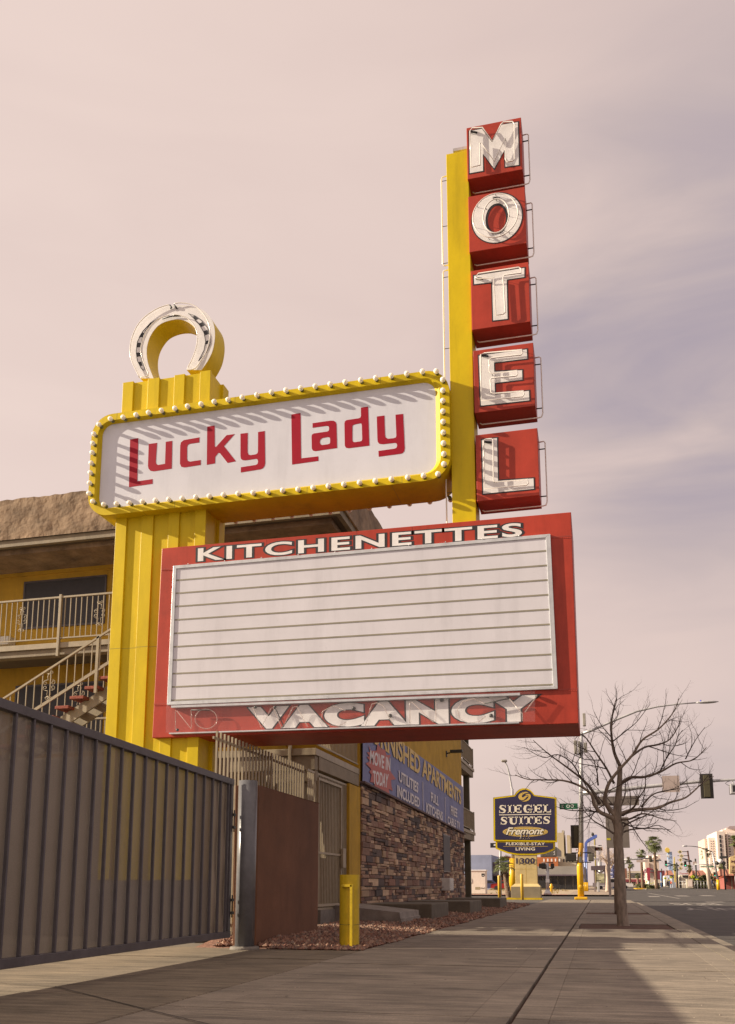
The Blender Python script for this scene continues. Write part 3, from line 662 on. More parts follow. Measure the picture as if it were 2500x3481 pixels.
def scrollwork(c, u, zc, w, h):
    m = M(); r = .008
    for s in (-1, 1):
        U = u*s
        m.tube(spiral(c+U*.055+Vector((0,0,zc+h)), U, .045, 1.1, math.pi*1.1, -1), r, 5)
        m.tube(spiral(c+U*.055+Vector((0,0,zc-h)), U, .045, 1.1, math.pi*.9, 1), r, 5)
        m.tube(spiral(c+U*.10+Vector((0,0,zc+.06)), U, .062, 1.2, math.pi*.6, -1), r, 5)
        m.tube(spiral(c+U*.10+Vector((0,0,zc-.06)), U, .062, 1.2, -math.pi*.6, 1), r, 5)
        m.tube([c+U*.02+Vector((0,0,zc+h-.03)), c+U*.05+Vector((0,0,zc+h-.09)), c+U*.03+Vector((0,0,zc+.13)), c+U*.10+Vector((0,0,zc+.12))], r, 5)
        m.tube([c+U*.02+Vector((0,0,zc-h+.03)), c+U*.05+Vector((0,0,zc-h+.09)), c+U*.03+Vector((0,0,zc-.13)), c+U*.10+Vector((0,0,zc-.12))], r, 5)
    a = c-u*.05; b = c+u*.05
    for z in (zc+h-.03, zc-h+.03): m.tube([a+Vector((0,0,z)), b+Vector((0,0,z))], .012, 5)
    return m
XA = -16.; ZR3 = AY(190, 2030, Y2).z
s1 = AY(206, 2100, Y2).x-XA; sc1 = AY(77, 2100, Y2).x-XA; sc2 = AY(340, 2100, Y2).x-XA
zl3 = AY(190, 2173, Y2).z
rail_run(mo, (XA, Y2-.02), (XS-.1, Y2-.02), zl3-.1, ZR3, .162, post_at=(s1, s1-2.4, s1+2.4), scroll=(sc1, sc2), drop=.38)
# second floor balcony slab + return along the street side
part('balcony_slab', M().box(XL, XS, Y2, YW-.004, ZS2-.17, ZS2), tan, mo, bevel=.01)
part('balcony_slab', M().box(XS-2.2, XS-.0, YW-.001, Y0+.0, ZS2-.17, ZS2-.001), tan, mo, bevel=.01)
part('balcony_beam', M().box(XL, XS-.04, Y2+.05, Y2+.3, ZS2-.52, ZS2-.172), beamt, mo, bevel=.01)
part('balcony_beam', M().box(XS-.26, XS-.01, Y2+.301, Y0-.0, ZS2-.5, ZS2-.173), beamt, mo, bevel=.01)
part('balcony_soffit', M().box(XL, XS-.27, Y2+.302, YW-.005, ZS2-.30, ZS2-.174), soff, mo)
m = M(); m.box(XS-1.3, XS-.04, Y2+.1, Y2+.36, ZS2-.80, ZS2-.522); part('bracket_beam', m, beamt, mo, bevel=.03)
a, b = AY(1000, 2700, Y2+.2), AY(1026, 2700, Y2+.2)
m = M(); m.box(a.x, b.x+.1, Y2+.12, Y2+.5, 0, ZS2-.802); part('balcony_post', m, stucc2 if 'stucc2' in globals() else beamt, mo, bevel=.03)
rail_run(mo, (XS-8, Y2-.02), (XS-.35, Y2-.02), ZS2, ZS2+1.0, .13, post_at=(7.35,), drop=.35)
rail_run(mo, (XS-.03, Y2+.1), (XS-.03, Y0-.1), ZS2, ZS2+1.0, .13, drop=0)
# security grille between balcony post and yellow pier (street side)
gy0 = AX(1045, 2800, XS-.05).y; gy1 = AX(1185, 2800, XS-.05).y; gd0 = AX(1078, 2800, XS-.05).y; gd1 = AX(1158, 2800, XS-.05).y
zb = .55; ztp = ZS2-.56
gr = part('security_grille', M().box(XS-.09, XS-.05, gy0, gy1, ztp-.05, ztp).box(XS-.09, XS-.05, gy0, gy1, .42, .47), tan, mo)
n = 26
for i in range(n+1):
    y = gy0+(gy1-gy0)*(i+.5)/(n+1); part('bar', M().box(XS-.08, XS-.05, y-.017, y+.017, .47, ztp-.05), tan, gr)
dr = part('door', M().box(XS-.05, XS-.01, gd0, gd0+.05, .5, ztp-.12).box(XS-.05, XS-.01, gd1-.06, gd1, .5, ztp-.12).box(XS-.05, XS-.01, gd0+.05, gd1-.06, ztp-.18, ztp-.12).box(XS-.05, XS-.01, gd0+.05, gd1-.06, .5, .56).box(XS-.05, XS-.01, gd0+.05, gd1-.06, 1.75, 1.80), tan, gr.parent)
part('lock_box', M().box(XS-.01, XS+.06, gd1-.10, gd1+.16, 1.45, 1.95), tan, dr, bevel=.01)
part('perforated_plate', M().box(XS-.6, XS-.58, gd0-.4, gd1, .5, 1.9), tan, mo)
part('landing', M().box(XS-2.2, XS+.0, Y2+.5, Y0, 0, .42), conc, mo)
pier0 = AX(1185, 2800, XS).y; part('pier', M().box(XS-.5, XS+.03, pier0, Y0-.01, 0, ZS2-.54), ywall, mo, bevel=.01)
# --- stone veneer, stone by stone
zT0 = AX(1224, 2664, XS).z; zT1 = AX(1573, 2837, XS).z
def ztop_(y): return zT0+(zT1-zT0)*(y-Y0)/(Y1-Y0)
def stone_wall(x, y0, y1, z0, z1):
    rn = random.Random(11); v = []; f = []; col = []
    pal = [(.44,.335,.22),(.54,.42,.28),(.27,.16,.115),(.19,.13,.10),(.11,.095,.09),(.16,.13,.115),(.34,.23,.16),(.50,.39,.27),(.28,.19,.14)]
    def stone(ya, yb, za, zb2):
        zl_ = ztop_((ya+yb)/2)
        if za > zl_-.04: return
        zb2 = min(zb2, zl_)
        d = rn.uniform(.01, .06); g = .006; c = list(rn.choice(pal)); k = rn.uniform(.72, 1.12); c = [c[0]*k*1.02, c[1]*k*.93, c[2]*k*.92]
        ch_ = .012; b = len(v)
        j = lambda: rn.uniform(-.007, .007)
        for dx, i_ in ((0, 0), (d, 0), (d+.012, ch_)):
            for yy, zz in ((ya+g+i_, za+g+i_), (yb-g-i_, za+g+i_), (yb-g-i_, zb2-g-i_), (ya+g+i_, zb2-g-i_)):
                v.append((x+dx+(j() if dx else 0), yy+j()*.6, zz+j()*.6))
        for l in (0, 4):
            for q in range(4): f.append((b+l+q, b+l+(q+1) % 4, b+l+4+(q+1) % 4, b+l+4+q)); col.append(c)
        f.append((b+8, b+9, b+10, b+11)); col.append(c)
    z = z0
    while z < z1-.03:
        h = min(rn.choice((.11, .15, .19, .22)), z1-z); y = y0-rn.uniform(0, .3)
        while y < y1:
            wd = rn.uniform(.3, .95)
            ya = max(y, y0); yb = min(y+wd, y1)
            if yb-ya > .04:
                if h > .12 and rn.random() < .45:
                    s = h*rn.uniform(.4, .6)
                    if rn.random() < .5: mid = ya+(yb-ya)*rn.uniform(.35, .65); stone(ya, mid, z, z+s); stone(mid, yb, z, z+s)
                    else: stone(ya, yb, z, z+s)
                    stone(ya, yb, z+s, z+h)
                else: stone(ya, yb, z, z+h)
            y += wd
        z += h
    me = bpy.data.meshes.new('stone_cladding'); off = mo.location
    me.from_pydata([(a-off.x, b-off.y, c-off.z) for a, b, c in v], [], f); me.update()
    ca = me.color_attributes.new('Col', 'FLOAT_COLOR', 'CORNER')
    li = 0
    for p, c in zip(me.polygons, col):
        for _ in p.loop_indices: ca.data[li].color = (c[0], c[1], c[2], 1); li += 1
    m_ = bpy.data.materials.new('ledge_stone'); m_.use_nodes = True; T = m_.node_tree; bs = T.nodes['Principled BSDF']; bs.inputs['Roughness'].default_value = .9
    at = T.nodes.new('ShaderNodeVertexColor'); at.layer_name = 'Col'; tn = T.nodes.new('ShaderNodeTexCoord'); nn = T.nodes.new('ShaderNodeTexNoise'); nn.inputs['Scale'].default_value = 9; nn.inputs['Detail'].default_value = 7
    T.links.new(tn.outputs['Object'], nn.inputs['Vector']); mr = T.nodes.new('ShaderNodeMapRange'); mr.inputs[3].default_value = .6; mr.inputs[4].default_value = 1.4; T.links.new(nn.outputs[0], mr.inputs[0])
    vm = T.nodes.new('ShaderNodeVectorMath'); vm.operation = 'SCALE'; T.links.new(at.outputs[0], vm.inputs[0]); T.links.new(mr.outputs[0], vm.inputs['Scale']); T.links.new(vm.outputs[0], bs.inputs['Base Color'])
    bp = T.nodes.new('ShaderNodeBump'); bp.inputs['Distance'].default_value = .03; T.links.new(nn.outputs[0], bp.inputs['Height']); T.links.new(bp.outputs[0], bs.inputs['Normal'])
    me.materials.append(m_); o = bpy.data.objects.new('stone_cladding', me); COL.objects.link(o); o.parent = mo; return o
wy0 = AX(1500, 2850, XS).y; wy1 = AX(1521, 2850, XS).y; wz1 = AX(1510, 2842, XS).z; wz0 = AX(1515, 2965, XS).z
XSt = XS+.03
part('stone_backing', M().box(XS, XSt, Y0, Y1, 0, zT1), black, mo)
stone_wall(XSt, Y0, Y1, .35, zT0)
part('stone_cap', M().hexa([(XS, Y0, zT0), (XS+.17, Y0, zT0), (XS+.17, Y1+.05, zT1), (XS, Y1+.05, zT1)], [(XS, Y0, zT0+.07), (XS+.17, Y0, zT0+.07), (XS+.17, Y1+.05, zT1+.07), (XS, Y1+.05, zT1+.07)]), bark if 0 else mat('stone_cap', (.15, .105, .10), .9, .15, 6), mo, bevel=.01)
wd = part('window', M().box(XSt, XSt+.085, wy0-.05, wy1+.05, wz0, wz1+.05), gatem, mo)
part('screen', M().box(XSt+.086, XSt+.09, wy0, wy1, wz0+.05, wz1), mat('dusty_screen', (.085, .08, .085), .6, .1, 5), wd)
p = AX(1512, 2985, XS+.2); q = AX(1530, 3027, XS+.2)
ac = part('air_conditioner', M().box(XSt, XS+.42, p.y, p.y+1.0, q.z, p.z), acw, mo, bevel=.015)
m = M()
for i in range(5): m.box(XS+.421, XS+.44, p.y+.06, p.y+.94, q.z+.08+i*(p.z-q.z-.1)/5, q.z+.12+i*(p.z-q.z-.1)/5)
part('grille', m, alu, ac)
part('drain_pipe', M().tube([(XS+.16, Y0, .97), (XS+.16, Y0+6, .95), (XS+.16, Y1-5, .93)], .012, 6), dkmet, mo)
p = AX(1536, 2561, XS+.25)
lm = part('wall_lamp', M().tube([(XS, p.y, p.z+.0), (XS+.2, p.y, p.z+.03)], .03, 8).box(XS, XS+.04, p.y-.08, p.y+.08, p.z-.15, p.z+.12), dkmet, mo)
part('lamp_head', M().box(XS+.2, XS+.75, p.y-.2, p.y+.2, p.z+.03, p.z+.14), dkmet, lm, bevel=.02)
# rear balconies
YR = AX(1613, 2618, XS).y
z3a = AX(1572, 2578, XS).z; z2a = AX(1573, 2812, XS).z
for zt2 in (z3a, z2a):
    part('balcony_slab', M().box(XL, XS, Y1+.002, YR, zt2-.16, zt2), tan, mo, bevel=.01)
    part('balcony_beam', M().box(XS-.5, XS-.05, Y1+.05, YR-.15, zt2-.48, zt2-.162), beamt, mo)
    rail_run(mo, (XS-.04, Y1+.05), (XS-.04, YR-.3), zt2, zt2+1.05, .14, post_at=(.05, YR-Y1-.4), drop=0)
    rail_run(mo, (XS-3.0, YR-.3), (XS-.05, YR-.3), zt2, zt2+1.05, .14, drop=0)
part('balcony_post', M().box(XS-.45, XS-.15, YR-1.3, YR-.95, 0, z3a-.16), mat('post_olive', (.10, .09, .06), .8, .1, 3), mo, bevel=.01)
part('balcony_post', M().box(XS-.45, XS-.15, YR-1.3, YR-.95, z3a+.001, ZE), MATS['post_olive'], mo, bevel=.01)
# ================================================================== banner
bn = thing('banner', 'long blue vinyl banner advertising furnished apartments above the stone wall', 'banner', (XS, 35, 4))
zt0 = AX(1570.5, 2672, XS+.08).z; zb0 = ZST+.06
m = M(); nY = 120; nZ = 14; vs = []
for i in range(nY+1):
    for j in range(nZ+1):
        u = i/nY; v_ = j/nZ; ed = min(1, 12*min(u, 1-u))
        zb0 = ztop_(Y0+(Y1-Y0)*u)+.04; vs.append((XS+.075+.012*math.sin(u*37+v_*3)*v_*(1-v_)*2+.008*math.sin(u*90+v_*9)*max(0, 1-12*u-12*v_)*6*.3, Y0+.05+(Y1-Y0-.1)*u, zb0+(zt0-zb0)*v_))
fs = [(i*(nZ+1)+j, (i+1)*(nZ+1)+j, (i+1)*(nZ+1)+j+1, i*(nZ+1)+j+1) for i in range(nY) for j in range(nZ)]
m.add(vs, fs, True); part('sheet', m, bannerb, bn)
XB = XS+.10
def bt_(s, pl, pr, yt, yb2, mt, off=.02, sp=1., x=None):
    """text between image columns pl..pr; yt,yb2 = heights (m)"""
    y0 = AX(pl, 2700, XB).y; y1 = AX(pr, 2700, XB).y
    part('lettering', text_on(s, (XB, y0, yt), (XB, y1, yt), (XB, y1, yb2), (XB, y0, yb2), offset=off, spacing=sp), mt, bn)
za = AX(1566, 2686, XB).z; zbb = AX(1562, 2733, XB).z
za2 = AX(1443, 2581, XB).z; zb3 = AX(1437, 2640, XB).z
print('banner z', za, zbb, za2, zb3, zt0, zb0)
yA0 = AX(1436, 2640, XB).y; yA1 = AX(1568, 2700, XB).y
part('lettering', text_on('APARTMENTS', (XB, yA0, za2), (XB, yA1, za), (XB, yA1, zbb), (XB, yA0, zb3), offset=.03), bannery, bn)
yF1 = AX(1429, 2600, XB).y; yF0 = Y0+.3
sl = (za-za2)/(yA1-yA0)
part('lettering', text_on('FURNISHED', (XB, yF0, za2-sl*(yA0-yF0)), (XB, yF1, za2), (XB, yF1, zb3), (XB, yF0, zb3-sl*.6*(yA0-yF0)), offset=.03), bannery, bn)
cb = crop(1150, 2480, 3.258)
def pixtext(s, q, mt, off=.015, sp=1.):
    off = .03
    P = [AX(x, y, XB+.002) for x, y in cb(q)]
    part('lettering', text_on(s, *P, offset=off, spacing=sp), mt, bn)
star = [(333,170),(365,235),(425,235),(437,150),(475,215),(520,225),(535,285),(585,280),(560,330),(575,400),(583,470),(640,550),(585,560),(590,620),(605,680),(560,660),(575,740),(520,680),(480,710),(465,665),(400,655),(405,590),(355,580),(370,500),(345,470),(365,440),(305,375),(350,350),(320,300),(350,300),(318,250),(355,250)]
star = [AX(x, y, XB-.004) for x, y in cb(star)]
m = M(); m.prism(star, (.004, 0, 0)); part('starburst', m, bannerr, bn)
pixtext('MOVE IN', [(357,225),(580,320),(577,465),(350,375)], bannerw, .01)
pixtext('TODAY', [(385,450),(560,495),(550,650),(387,600)], bannerw, .01)
pixtext('UTILITIES', [(673,450),(890,590),(886,705),(676,575)], bannerw, .01)
pixtext('INCLUDED', [(655,610),(905,760),(902,868),(656,745)], bannerw, .01)
pixtext('FULL', [(1028,690),(1113,745),(1113,850),(1030,795)], bannerw, .01)
pixtext('KITCHENS', [(977,805),(1160,915),(1158,1012),(978,925)], bannerw, .01)
pixtext('FREE', [(1248,840),(1320,880),(1320,975),(1250,940)], bannerw, .01)
pixtext('CABLE TV', [(1213,955),(1350,1025),(1350,1110),(1214,1045)], bannerw, .01)
for x0, ya_, yb3 in ((940, 578, 893), (1187, 755, 1028)):
    a, b = [AX(x, y, XB) for x, y in cb([(x0, ya_), (x0, yb3)])]
    part('divider', M().box(XB-.01, XB, a.y-.035, a.y+.035, b.z, a.z), bannerw, bn)
# ================================================================== outdoor staircase behind the sign pillar
st = thing('staircase', 'open outdoor staircase with red treads and cream scroll railing left of the yellow pillar', 'staircase', (-11, 18.6, 0))
YT_ = 18.5; tz = crop(0, 2200, 3.879)
t0 = AY(*tz([(920, 645)])[0], YT_); t1 = AY(*tz([(725, 775)])[0], YT_); dx = t0.x-t1.x; dz = t0.z-t1.z
for i in range(-9, 3):
    x = t0.x+i*dx; z = t0.z+i*dz
    if z < .2: continue
    part('tread', M().box(x, x+.36, YT_, YT_+1.25, z-.075, z), tread, st, bevel=.012)
def diag(p, q, w_, h_, Y, name, mt=tan, par=st):
    a = Vector((p[0], Y, p[1])); b = Vector((q[0], Y, q[1])); m = M()
    z = Vector((0, 0, h_/2)); y = Vector((0, w_, 0))
    m.hexa([a+z, b+z, b-z, a-z], [v+y for v in (a+z, b+z, b-z, a-z)]); return part(name, m, mt, par)
def ln(i, dzz): return (t0.x+.2+i*dx, t0.z+i*dz+dzz)
diag(ln(-9, -.25), ln(3, -.25), .06, .30, YT_+.75, 'stringer'); diag(ln(-9, -.25), ln(3, -.25), .06, .30, YT_+.25, 'stringer')
ra_ = AY(0, 2381.7, YT_-.02); rb2 = AY(281, 2200, YT_-.02); sl_ = (rb2.z-ra_.z)/(rb2.x-ra_.x)
la_ = AY(107, 2421.7, YT_-.02); lb_ = AY(349, 2262, YT_-.02)
for Y, nm in ((YT_-.02, 'railing'), (YT_+1.27, 'railing')):
    e0 = (ra_.x-2.5, ra_.z-2.5*sl_); e1 = (rb2.x+1.2, rb2.z+1.2*sl_); l0 = (e0[0], la_.z+(e0[0]-la_.x)*sl_); l1 = (e1[0], la_.z+(e1[0]-la_.x)*sl_)
    rl = diag(e0, e1, .045, .05, Y, 'railing'); diag(l0, l1, .035, .045, Y+.005, 'lower_rail', tan, rl)
    x = AY(*tz([(245, 600)])[0], YT_-.02).x-2.1; stp = AY(*tz([(455, 600)])[0], YT_).x-AY(*tz([(352, 600)])[0], YT_).x
    i = 0
    while x < e1[0]-.1:
        zt4 = ra_.z+(x-ra_.x)*sl_; zb4 = la_.z+(x-la_.x)*sl_
        part('baluster', M().box(x-.01, x+.01, Y+.01, Y+.03, zb4, zt4), tan, rl)
        x += stp
    q = AY(327, 2300, Y); zt4 = ra_.z+(q.x-ra_.x)*sl_
    part('rail_post', M().box(q.x-.04, q.x+.03, Y, Y+.06, AY(323, 2355, Y).z, zt4+.03), tan, rl)
    s_ = AY(*tz([(645, 500)])[0], YT_-.02)
    part('scroll', scrollwork(Vector((s_.x, Y+.02, 0)), Vector((1, 0, 0)), s_.z, .155, .30), tan, rl)
# ================================================================== ground, pavement, road
def zg(Y): return 0 if Y < 72 else .75*(1-math.exp(-(Y-72)/130))
def solveY(ypix, x=2042):
    lo, hi = 5., 3000.
    for _ in range(60):
        mid = (lo+hi)/2
        yy = AY(x, ypix, mid).z
        if yy > zg(mid): lo = mid
        else: hi = mid
    return mid
def strip(m, x0, x1, y0, y1, dz, step=6.):
    ys = [y0]
    while ys[-1] < y1-1e-6:
        ys.append(min(y1, ys[-1]+max(step, ys[-1]*.06)))
    f = lambda v, y: v(y) if callable(v) else v
    vs = []
    for y in ys: vs += [(f(x0, y), y, zg(y)+dz), (f(x1, y), y, zg(y)+dz)]
    m.add(vs, [(2*i, 2*i+1, 2*i+3, 2*i+2) for i in range(len(ys)-1)]); return m
dirt = mat('dry_dirt', (.40, .32, .22), .95, .2, 1.2, .02, 8, dark=(.25, .19, .12))
struct('ground', strip(M(), -2500, 2500, -60, 5500, -.19, 10), mat('dark_dirt', (.17, .14, .10), .95, .2, .5))
asph = mat('asphalt', (.062, .054, .048), .85, .22, 1.1, .004, 90)
m = M(); strip(m, 1.95, 34, -30, 2500, -.145); strip(m, -80, 1.95, 70.2, 92, -.146)
struct('road', m, asph)
struct('parking_lot', strip(M(), -34, -3.66, 50.5, 70.18, -.004), mat('lot_asphalt', (.10, .088, .078), .9, .2, 1.5, .004, 60))
# concrete with broom marks
def concrete(name, c, brush=1.):
    m = mat(name, c, .88, .16, .8, .0025, 55)
    T = m.node_tree; b = T.nodes['Principled BSDF']; src = b.inputs['Base Color'].links[0].from_socket
    tcn = T.nodes.new('ShaderNodeTexCoord')
    def noise(scale, st, d=4):
        mp_ = T.nodes.new('ShaderNodeMapping'); mp_.inputs['Scale'].default_value = st; T.links.new(tcn.outputs['Object'], mp_.inputs[0])
        n = T.nodes.new('ShaderNodeTexNoise'); n.inputs['Scale'].default_value = scale; n.inputs['Detail'].default_value = d; n.inputs['Roughness'].default_value = .7; T.links.new(mp_.outputs[0], n.inputs['Vector']); return n.outputs[0]
    def mul(a, fac, lo, hi, mn, mx_):
        r = T.nodes.new('ShaderNodeMapRange'); r.inputs[1].default_value = lo; r.inputs[2].default_value = hi; r.inputs[3].default_value = mn; r.inputs[4].default_value = mx_; T.links.new(fac, r.inputs[0])
        v = T.nodes.new('ShaderNodeVectorMath'); v.operation = 'SCALE'; T.links.new(a, v.inputs[0]); T.links.new(r.outputs[0], v.inputs['Scale']); return v.outputs[0]
    s = mul(src, noise(9, (.10, 3.2, 1)), .34, .66, 1-.34*brush, 1+.26*brush)
    s = mul(s, noise(1.7, (.55, 1.6, 1), 7), .52, .32, 1, .62)
    s = mul(s, noise(3.1, (.30, 2.6, 1), 6), .40, .60, 1-.22*brush, 1+.14*brush)
    s = mul(s, noise(6.5, (.16, 2.4, 1), 5), .40, .31, 1, 1-.66*brush)
    s = mul(s, noise(60, (1, 1, 1), 2), .3, .7, .82, 1.14)
    s = mul(s, noise(3.6, (.5, 3.0, 1), 3), .33, .25, 1, .42)
    T.links.new(s, b.inputs['Base Color']); return m
pave = concrete('broomed_concrete', (.25, .208, .16)); kerbm = concrete('kerb_concrete', (.25, .21, .16), .5); apron = concrete('apron_concrete', (.21, .168, .118), .9)
slabs = M(); bords = M(); rn = random.Random(2)
def slab(m, x0, x1, y0, y1, z=0., g=.008):
    x0 += g; x1 -= g; y0 += .016; y1 -= .016; c = .003 if g < .004 else .012
    m.add([(x0,y0,z-.06),(x1,y0,z-.06),(x1,y1,z-.06),(x0,y1,z-.06),(x0,y0,z-c),(x1,y0,z-c),(x1,y1,z-c),(x0,y1,z-c),(x0+c,y0+c,z),(x1-c,y0+c,z),(x1-c,y1-c,z),(x0+c,y1-c,z)],
          [(0,1,5,4),(1,2,6,5),(2,3,7,6),(3,0,4,7),(4,5,9,8),(5,6,10,9),(6,7,11,10),(7,4,8,11),(8,9,10,11)])
ycuts = [-6, -1.5, 3.0, 7.4, 11.9, 16.3, 19.6, 22.75, 25.7, 29.5, 34.2, 36.4, 41, 46, 51, 56, 61, 65.5, 70.1]
struct('sidewalk_base', strip(M(), -3.66, 1.66, -6, 70.1, -.05), soil)
for i in range(len(ycuts)-1):
    ya, yb2 = ycuts[i], ycuts[i+1]; dz = rn.uniform(-.004, .004)
    slab(bords, -3.65, -3.22, ya, yb2, dz, .0005); slab(slabs, -3.22, -1.02, ya, yb2, dz-.001, .0005); slab(bords, -1.02, -.72, ya, yb2, dz, .0005)
    if (ya, yb2) in ((22.75, 25.7), (34.2, 36.4)):
        slab(bords, -.69, -.55, ya, yb2, 0)
    else: slab(bords, -.685, -.42, ya, yb2, dz-.006, .0005); slab(slabs, -.42, 1.33, ya, yb2, dz-.007, .0005); slab(bords, 1.33, 1.655, ya, yb2, dz-.006, .0005)
struct('sidewalk', slabs, pave); struct('sidewalk_border', bords, concrete('trowelled_concrete', (.255, .213, .165), .6))
struct('tree_soil', M().box(-.54, 1.64, 22.77, 25.68, -.06, -.02).box(-.54, 1.64, 34.22, 36.38, -.06, -.02), soil)
m = M()
for i in range(-2, 22):
    y0 = i*3.05; y1 = y0+3.04
    m.prism([(1.662, y0, -.16), (1.662, y0, .0), (1.97, y0, -.006), (2.0, y0, -.03), (2.02, y0, -.16)], (0, y1-y0, 0))
struct('kerb', m, kerbm, )
m = M()
for i in range(11):     # rounded corner
    a0 = R_(i*9); a1 = R_((i+1)*9); c0 = (-2.9, 67.05)
    q = lambda a, r: (c0[0]+r*math.cos(a), c0[1]+r*math.sin(a))
    p0, p1, p2, p3 = q(a0, 4.56), q(a0, 4.92), q(a1, 4.92), q(a1, 4.56)
    if p2[1] > 70.2+1.9: pass
m = M()
# gutter pan, slightly different concrete beside the kerb
struct('gutter', strip(M(), 2.02, 2.45, -6, 66, -.139), kerbm)
# driveway apron and the yard behind
m = M(); slab(m, -9.5, -3.66, 3.5, 8.0, .0); slab(m, -9.5, -3.66, 8.0, 12.4, -.004)
m.prism([(-9.5, 12.42, -.05), (-3.67, 12.42, -.05), (-3.67, 14.15, -.05), (-5.6, 14.42, -.05), (-9.5, 14.42, -.05)], (0, 0, .05))
slab(m, -9.5, -3.66, -6, 3.5, .0)
struct('driveway', m, apron)
struct('yard', strip(M(), -34, -5.9, -6, 50, -.012), mat('yard_concrete', (.16, .135, .105), .9, .2, .6, .003, 40))
# kerbside painted line where the gate swings
# gravel bed
gravm = mat('gravel_bed', (.26, .135, .095), .95, .3, 14, .02, 40)
m = M(); vs = []; nx, ny = 14, 90
def gz(x, y): return .02+.10*max(0, min(1, (-3.66-x)/1.6))*(1 if y > 15 else max(0, (y-14.2)/.8))
for i in range(ny+1):
    y = 14.2+(50.3-14.2)*i/ny
    for j in range(nx+1):
        x = -6.5+(-3.66+6.5)*j/nx; vs.append((x, y, gz(x, y)-.03))
m.add(vs, [(i*(nx+1)+j, i*(nx+1)+j+1, (i+1)*(nx+1)+j+1, (i+1)*(nx+1)+j) for i in range(ny) for j in range(nx)], True)
struct('gravel_soil', m, gravm)
v = []; f = []; cols = []; rn = random.Random(9)
base = [(0,0,1),(1,0,0),(0,1,0),(-1,0,0),(0,-1,0),(0,0,-1)]; bf = [(0,1,2),(0,2,3),(0,3,4),(0,4,1),(5,2,1),(5,3,2),(5,4,3),(5,1,4)]
def rock(x, y, z, s):
    b = len(v); a = rn.uniform(0, 6.28); ca, sa = math.cos(a), math.sin(a); sx, sy, sz = s*rn.uniform(.7, 1.4), s*rn.uniform(.7, 1.3), s*rn.uniform(.5, 1.0); tl_ = rn.uniform(-.5, .5)
    for p in base:
        k = rn.uniform(.75, 1.25); X, Y_, Z = p[0]*sx*k, p[1]*sy*k, p[2]*sz*k
        X += tl_*Z; v.append((x+X*ca-Y_*sa, y+X*sa+Y_*ca, z+Z))
    c = rn.choice([(.30,.165,.115),(.25,.125,.085),(.36,.24,.17),(.19,.095,.07),(.33,.19,.13),(.27,.20,.16),(.16,.10,.08)]); k = rn.uniform(.6, 1.15)
    for t in bf: f.append(tuple(b+i for i in t)); cols.append([q*k for q in c])
for _ in range(15500):
    u = rn.random(); y = 14.15+36*u**1.9; x = rn.uniform(-6.2, -3.62+.05*math.sin(y*2))
    if y < 14.75 and x < -3.75 and rn.random() < .35: continue
    if y < 14.35 and (x < -5.2 or rn.random() < .5): continue
    if x > -3.7 and rn.random() < .5: continue
    if WX-.45 < x < WX+.02 and y < wy: continue
    s = rn.uniform(.018, .055)*(1 if y < 24 else 1.4)
    rock(x, y, gz(x, y)+.0, s)
me = bpy.data.meshes.new('gravel'); me.from_pydata(v, [], f); me.update(); ca_ = me.color_attributes.new('Col', 'FLOAT_COLOR', 'CORNER')
data = []
for p_, c in zip(me.polygons, cols):
    for _ in p_.loop_indices: data += [c[0], c[1], c[2], 1]
ca_.data.foreach_set('color', data)
gm = bpy.data.materials.new('red_gravel'); gm.use_nodes = True; T = gm.node_tree; bs = T.nodes['Principled BSDF']; bs.inputs['Roughness'].default_value = .9
at = T.nodes.new('ShaderNodeVertexColor'); at.layer_name = 'Col'; T.links.new(at.outputs[0], bs.inputs['Base Color'])
me.materials.append(gm); o = bpy.data.objects.new('gravel', me); COL.objects.link(o); o['kind'] = 'stuff'; o['label'] = 'reddish brown crushed rock between the stone wall and the sidewalk'
# planters and ramp
for i, (ya_, yb3, xr_, lab) in enumerate(((25.3, 28.2, -4.52, 'low brown painted concrete block nearest the ramp, in the gravel beside the stone wall'), (31.3, 34.4, -4.28, 'middle of the three low brown concrete blocks in the gravel by the stone wall'), (39.6, 42.4, -4.14, 'farthest of the three low brown concrete blocks, below the rear balconies'))):
    pl = M().box(-6.45, xr_, ya_, yb3, -.05, .50-.02*i)
    tag(part('concrete_block', pl, planter, bevel=.03), lab, 'concrete block', 'low concrete blocks beside the stone wall')
m = M(); m.prism([(-6.6, 22.6, .0), (-6.6, 22.6, .52), (-4.85, 22.6, .34), (-4.83, 22.6, .20), (-4.80, 22.6, .19), (-4.80, 22.6, .0)], (0, 2.5, 0))
tag(part('ramp', m, mat('ramp_concrete', (.27, .24, .21), .9, .2, 2.5, .006, 30), bevel=.02), 'sloping grey concrete ramp leading down from the grille door behind the bollard', 'ramp')
# road markings (worn paint), 4 mm above the asphalt
paint = mat('road_paint', (.26, .235, .21), .8, .2, 9)
m = M(); RZ = -.145+.005
def rt(s, x0, x1, y0, y1):   # reads from the far side
    return text_on(s, (x1, y0, RZ), (x0, y0, RZ), (x0, y1, RZ), (x1, y1, RZ), offset=.02)
a = AZ(2280, 3073, -.15); b = AZ(2437, 3073, -.15); yb_c = a.y
tag(struct('road_text', rt('BUS', a.x, b.x, yb_c-3.2, yb_c+3.0), paint), 'worn white BUS lettering painted on the asphalt', 'road marking')
a = AZ(2318, 3090, -.15); yb_c = a.y; 
tag(struct('road_text', rt('ONLY', a.x, a.x+3.9, yb_c-2.6, yb_c+2.6), paint), 'worn white ONLY lettering painted on the asphalt nearer the sidewalk', 'road marking')
for o in SC.objects:
    if o.name.startswith('road_text'): del o['category']
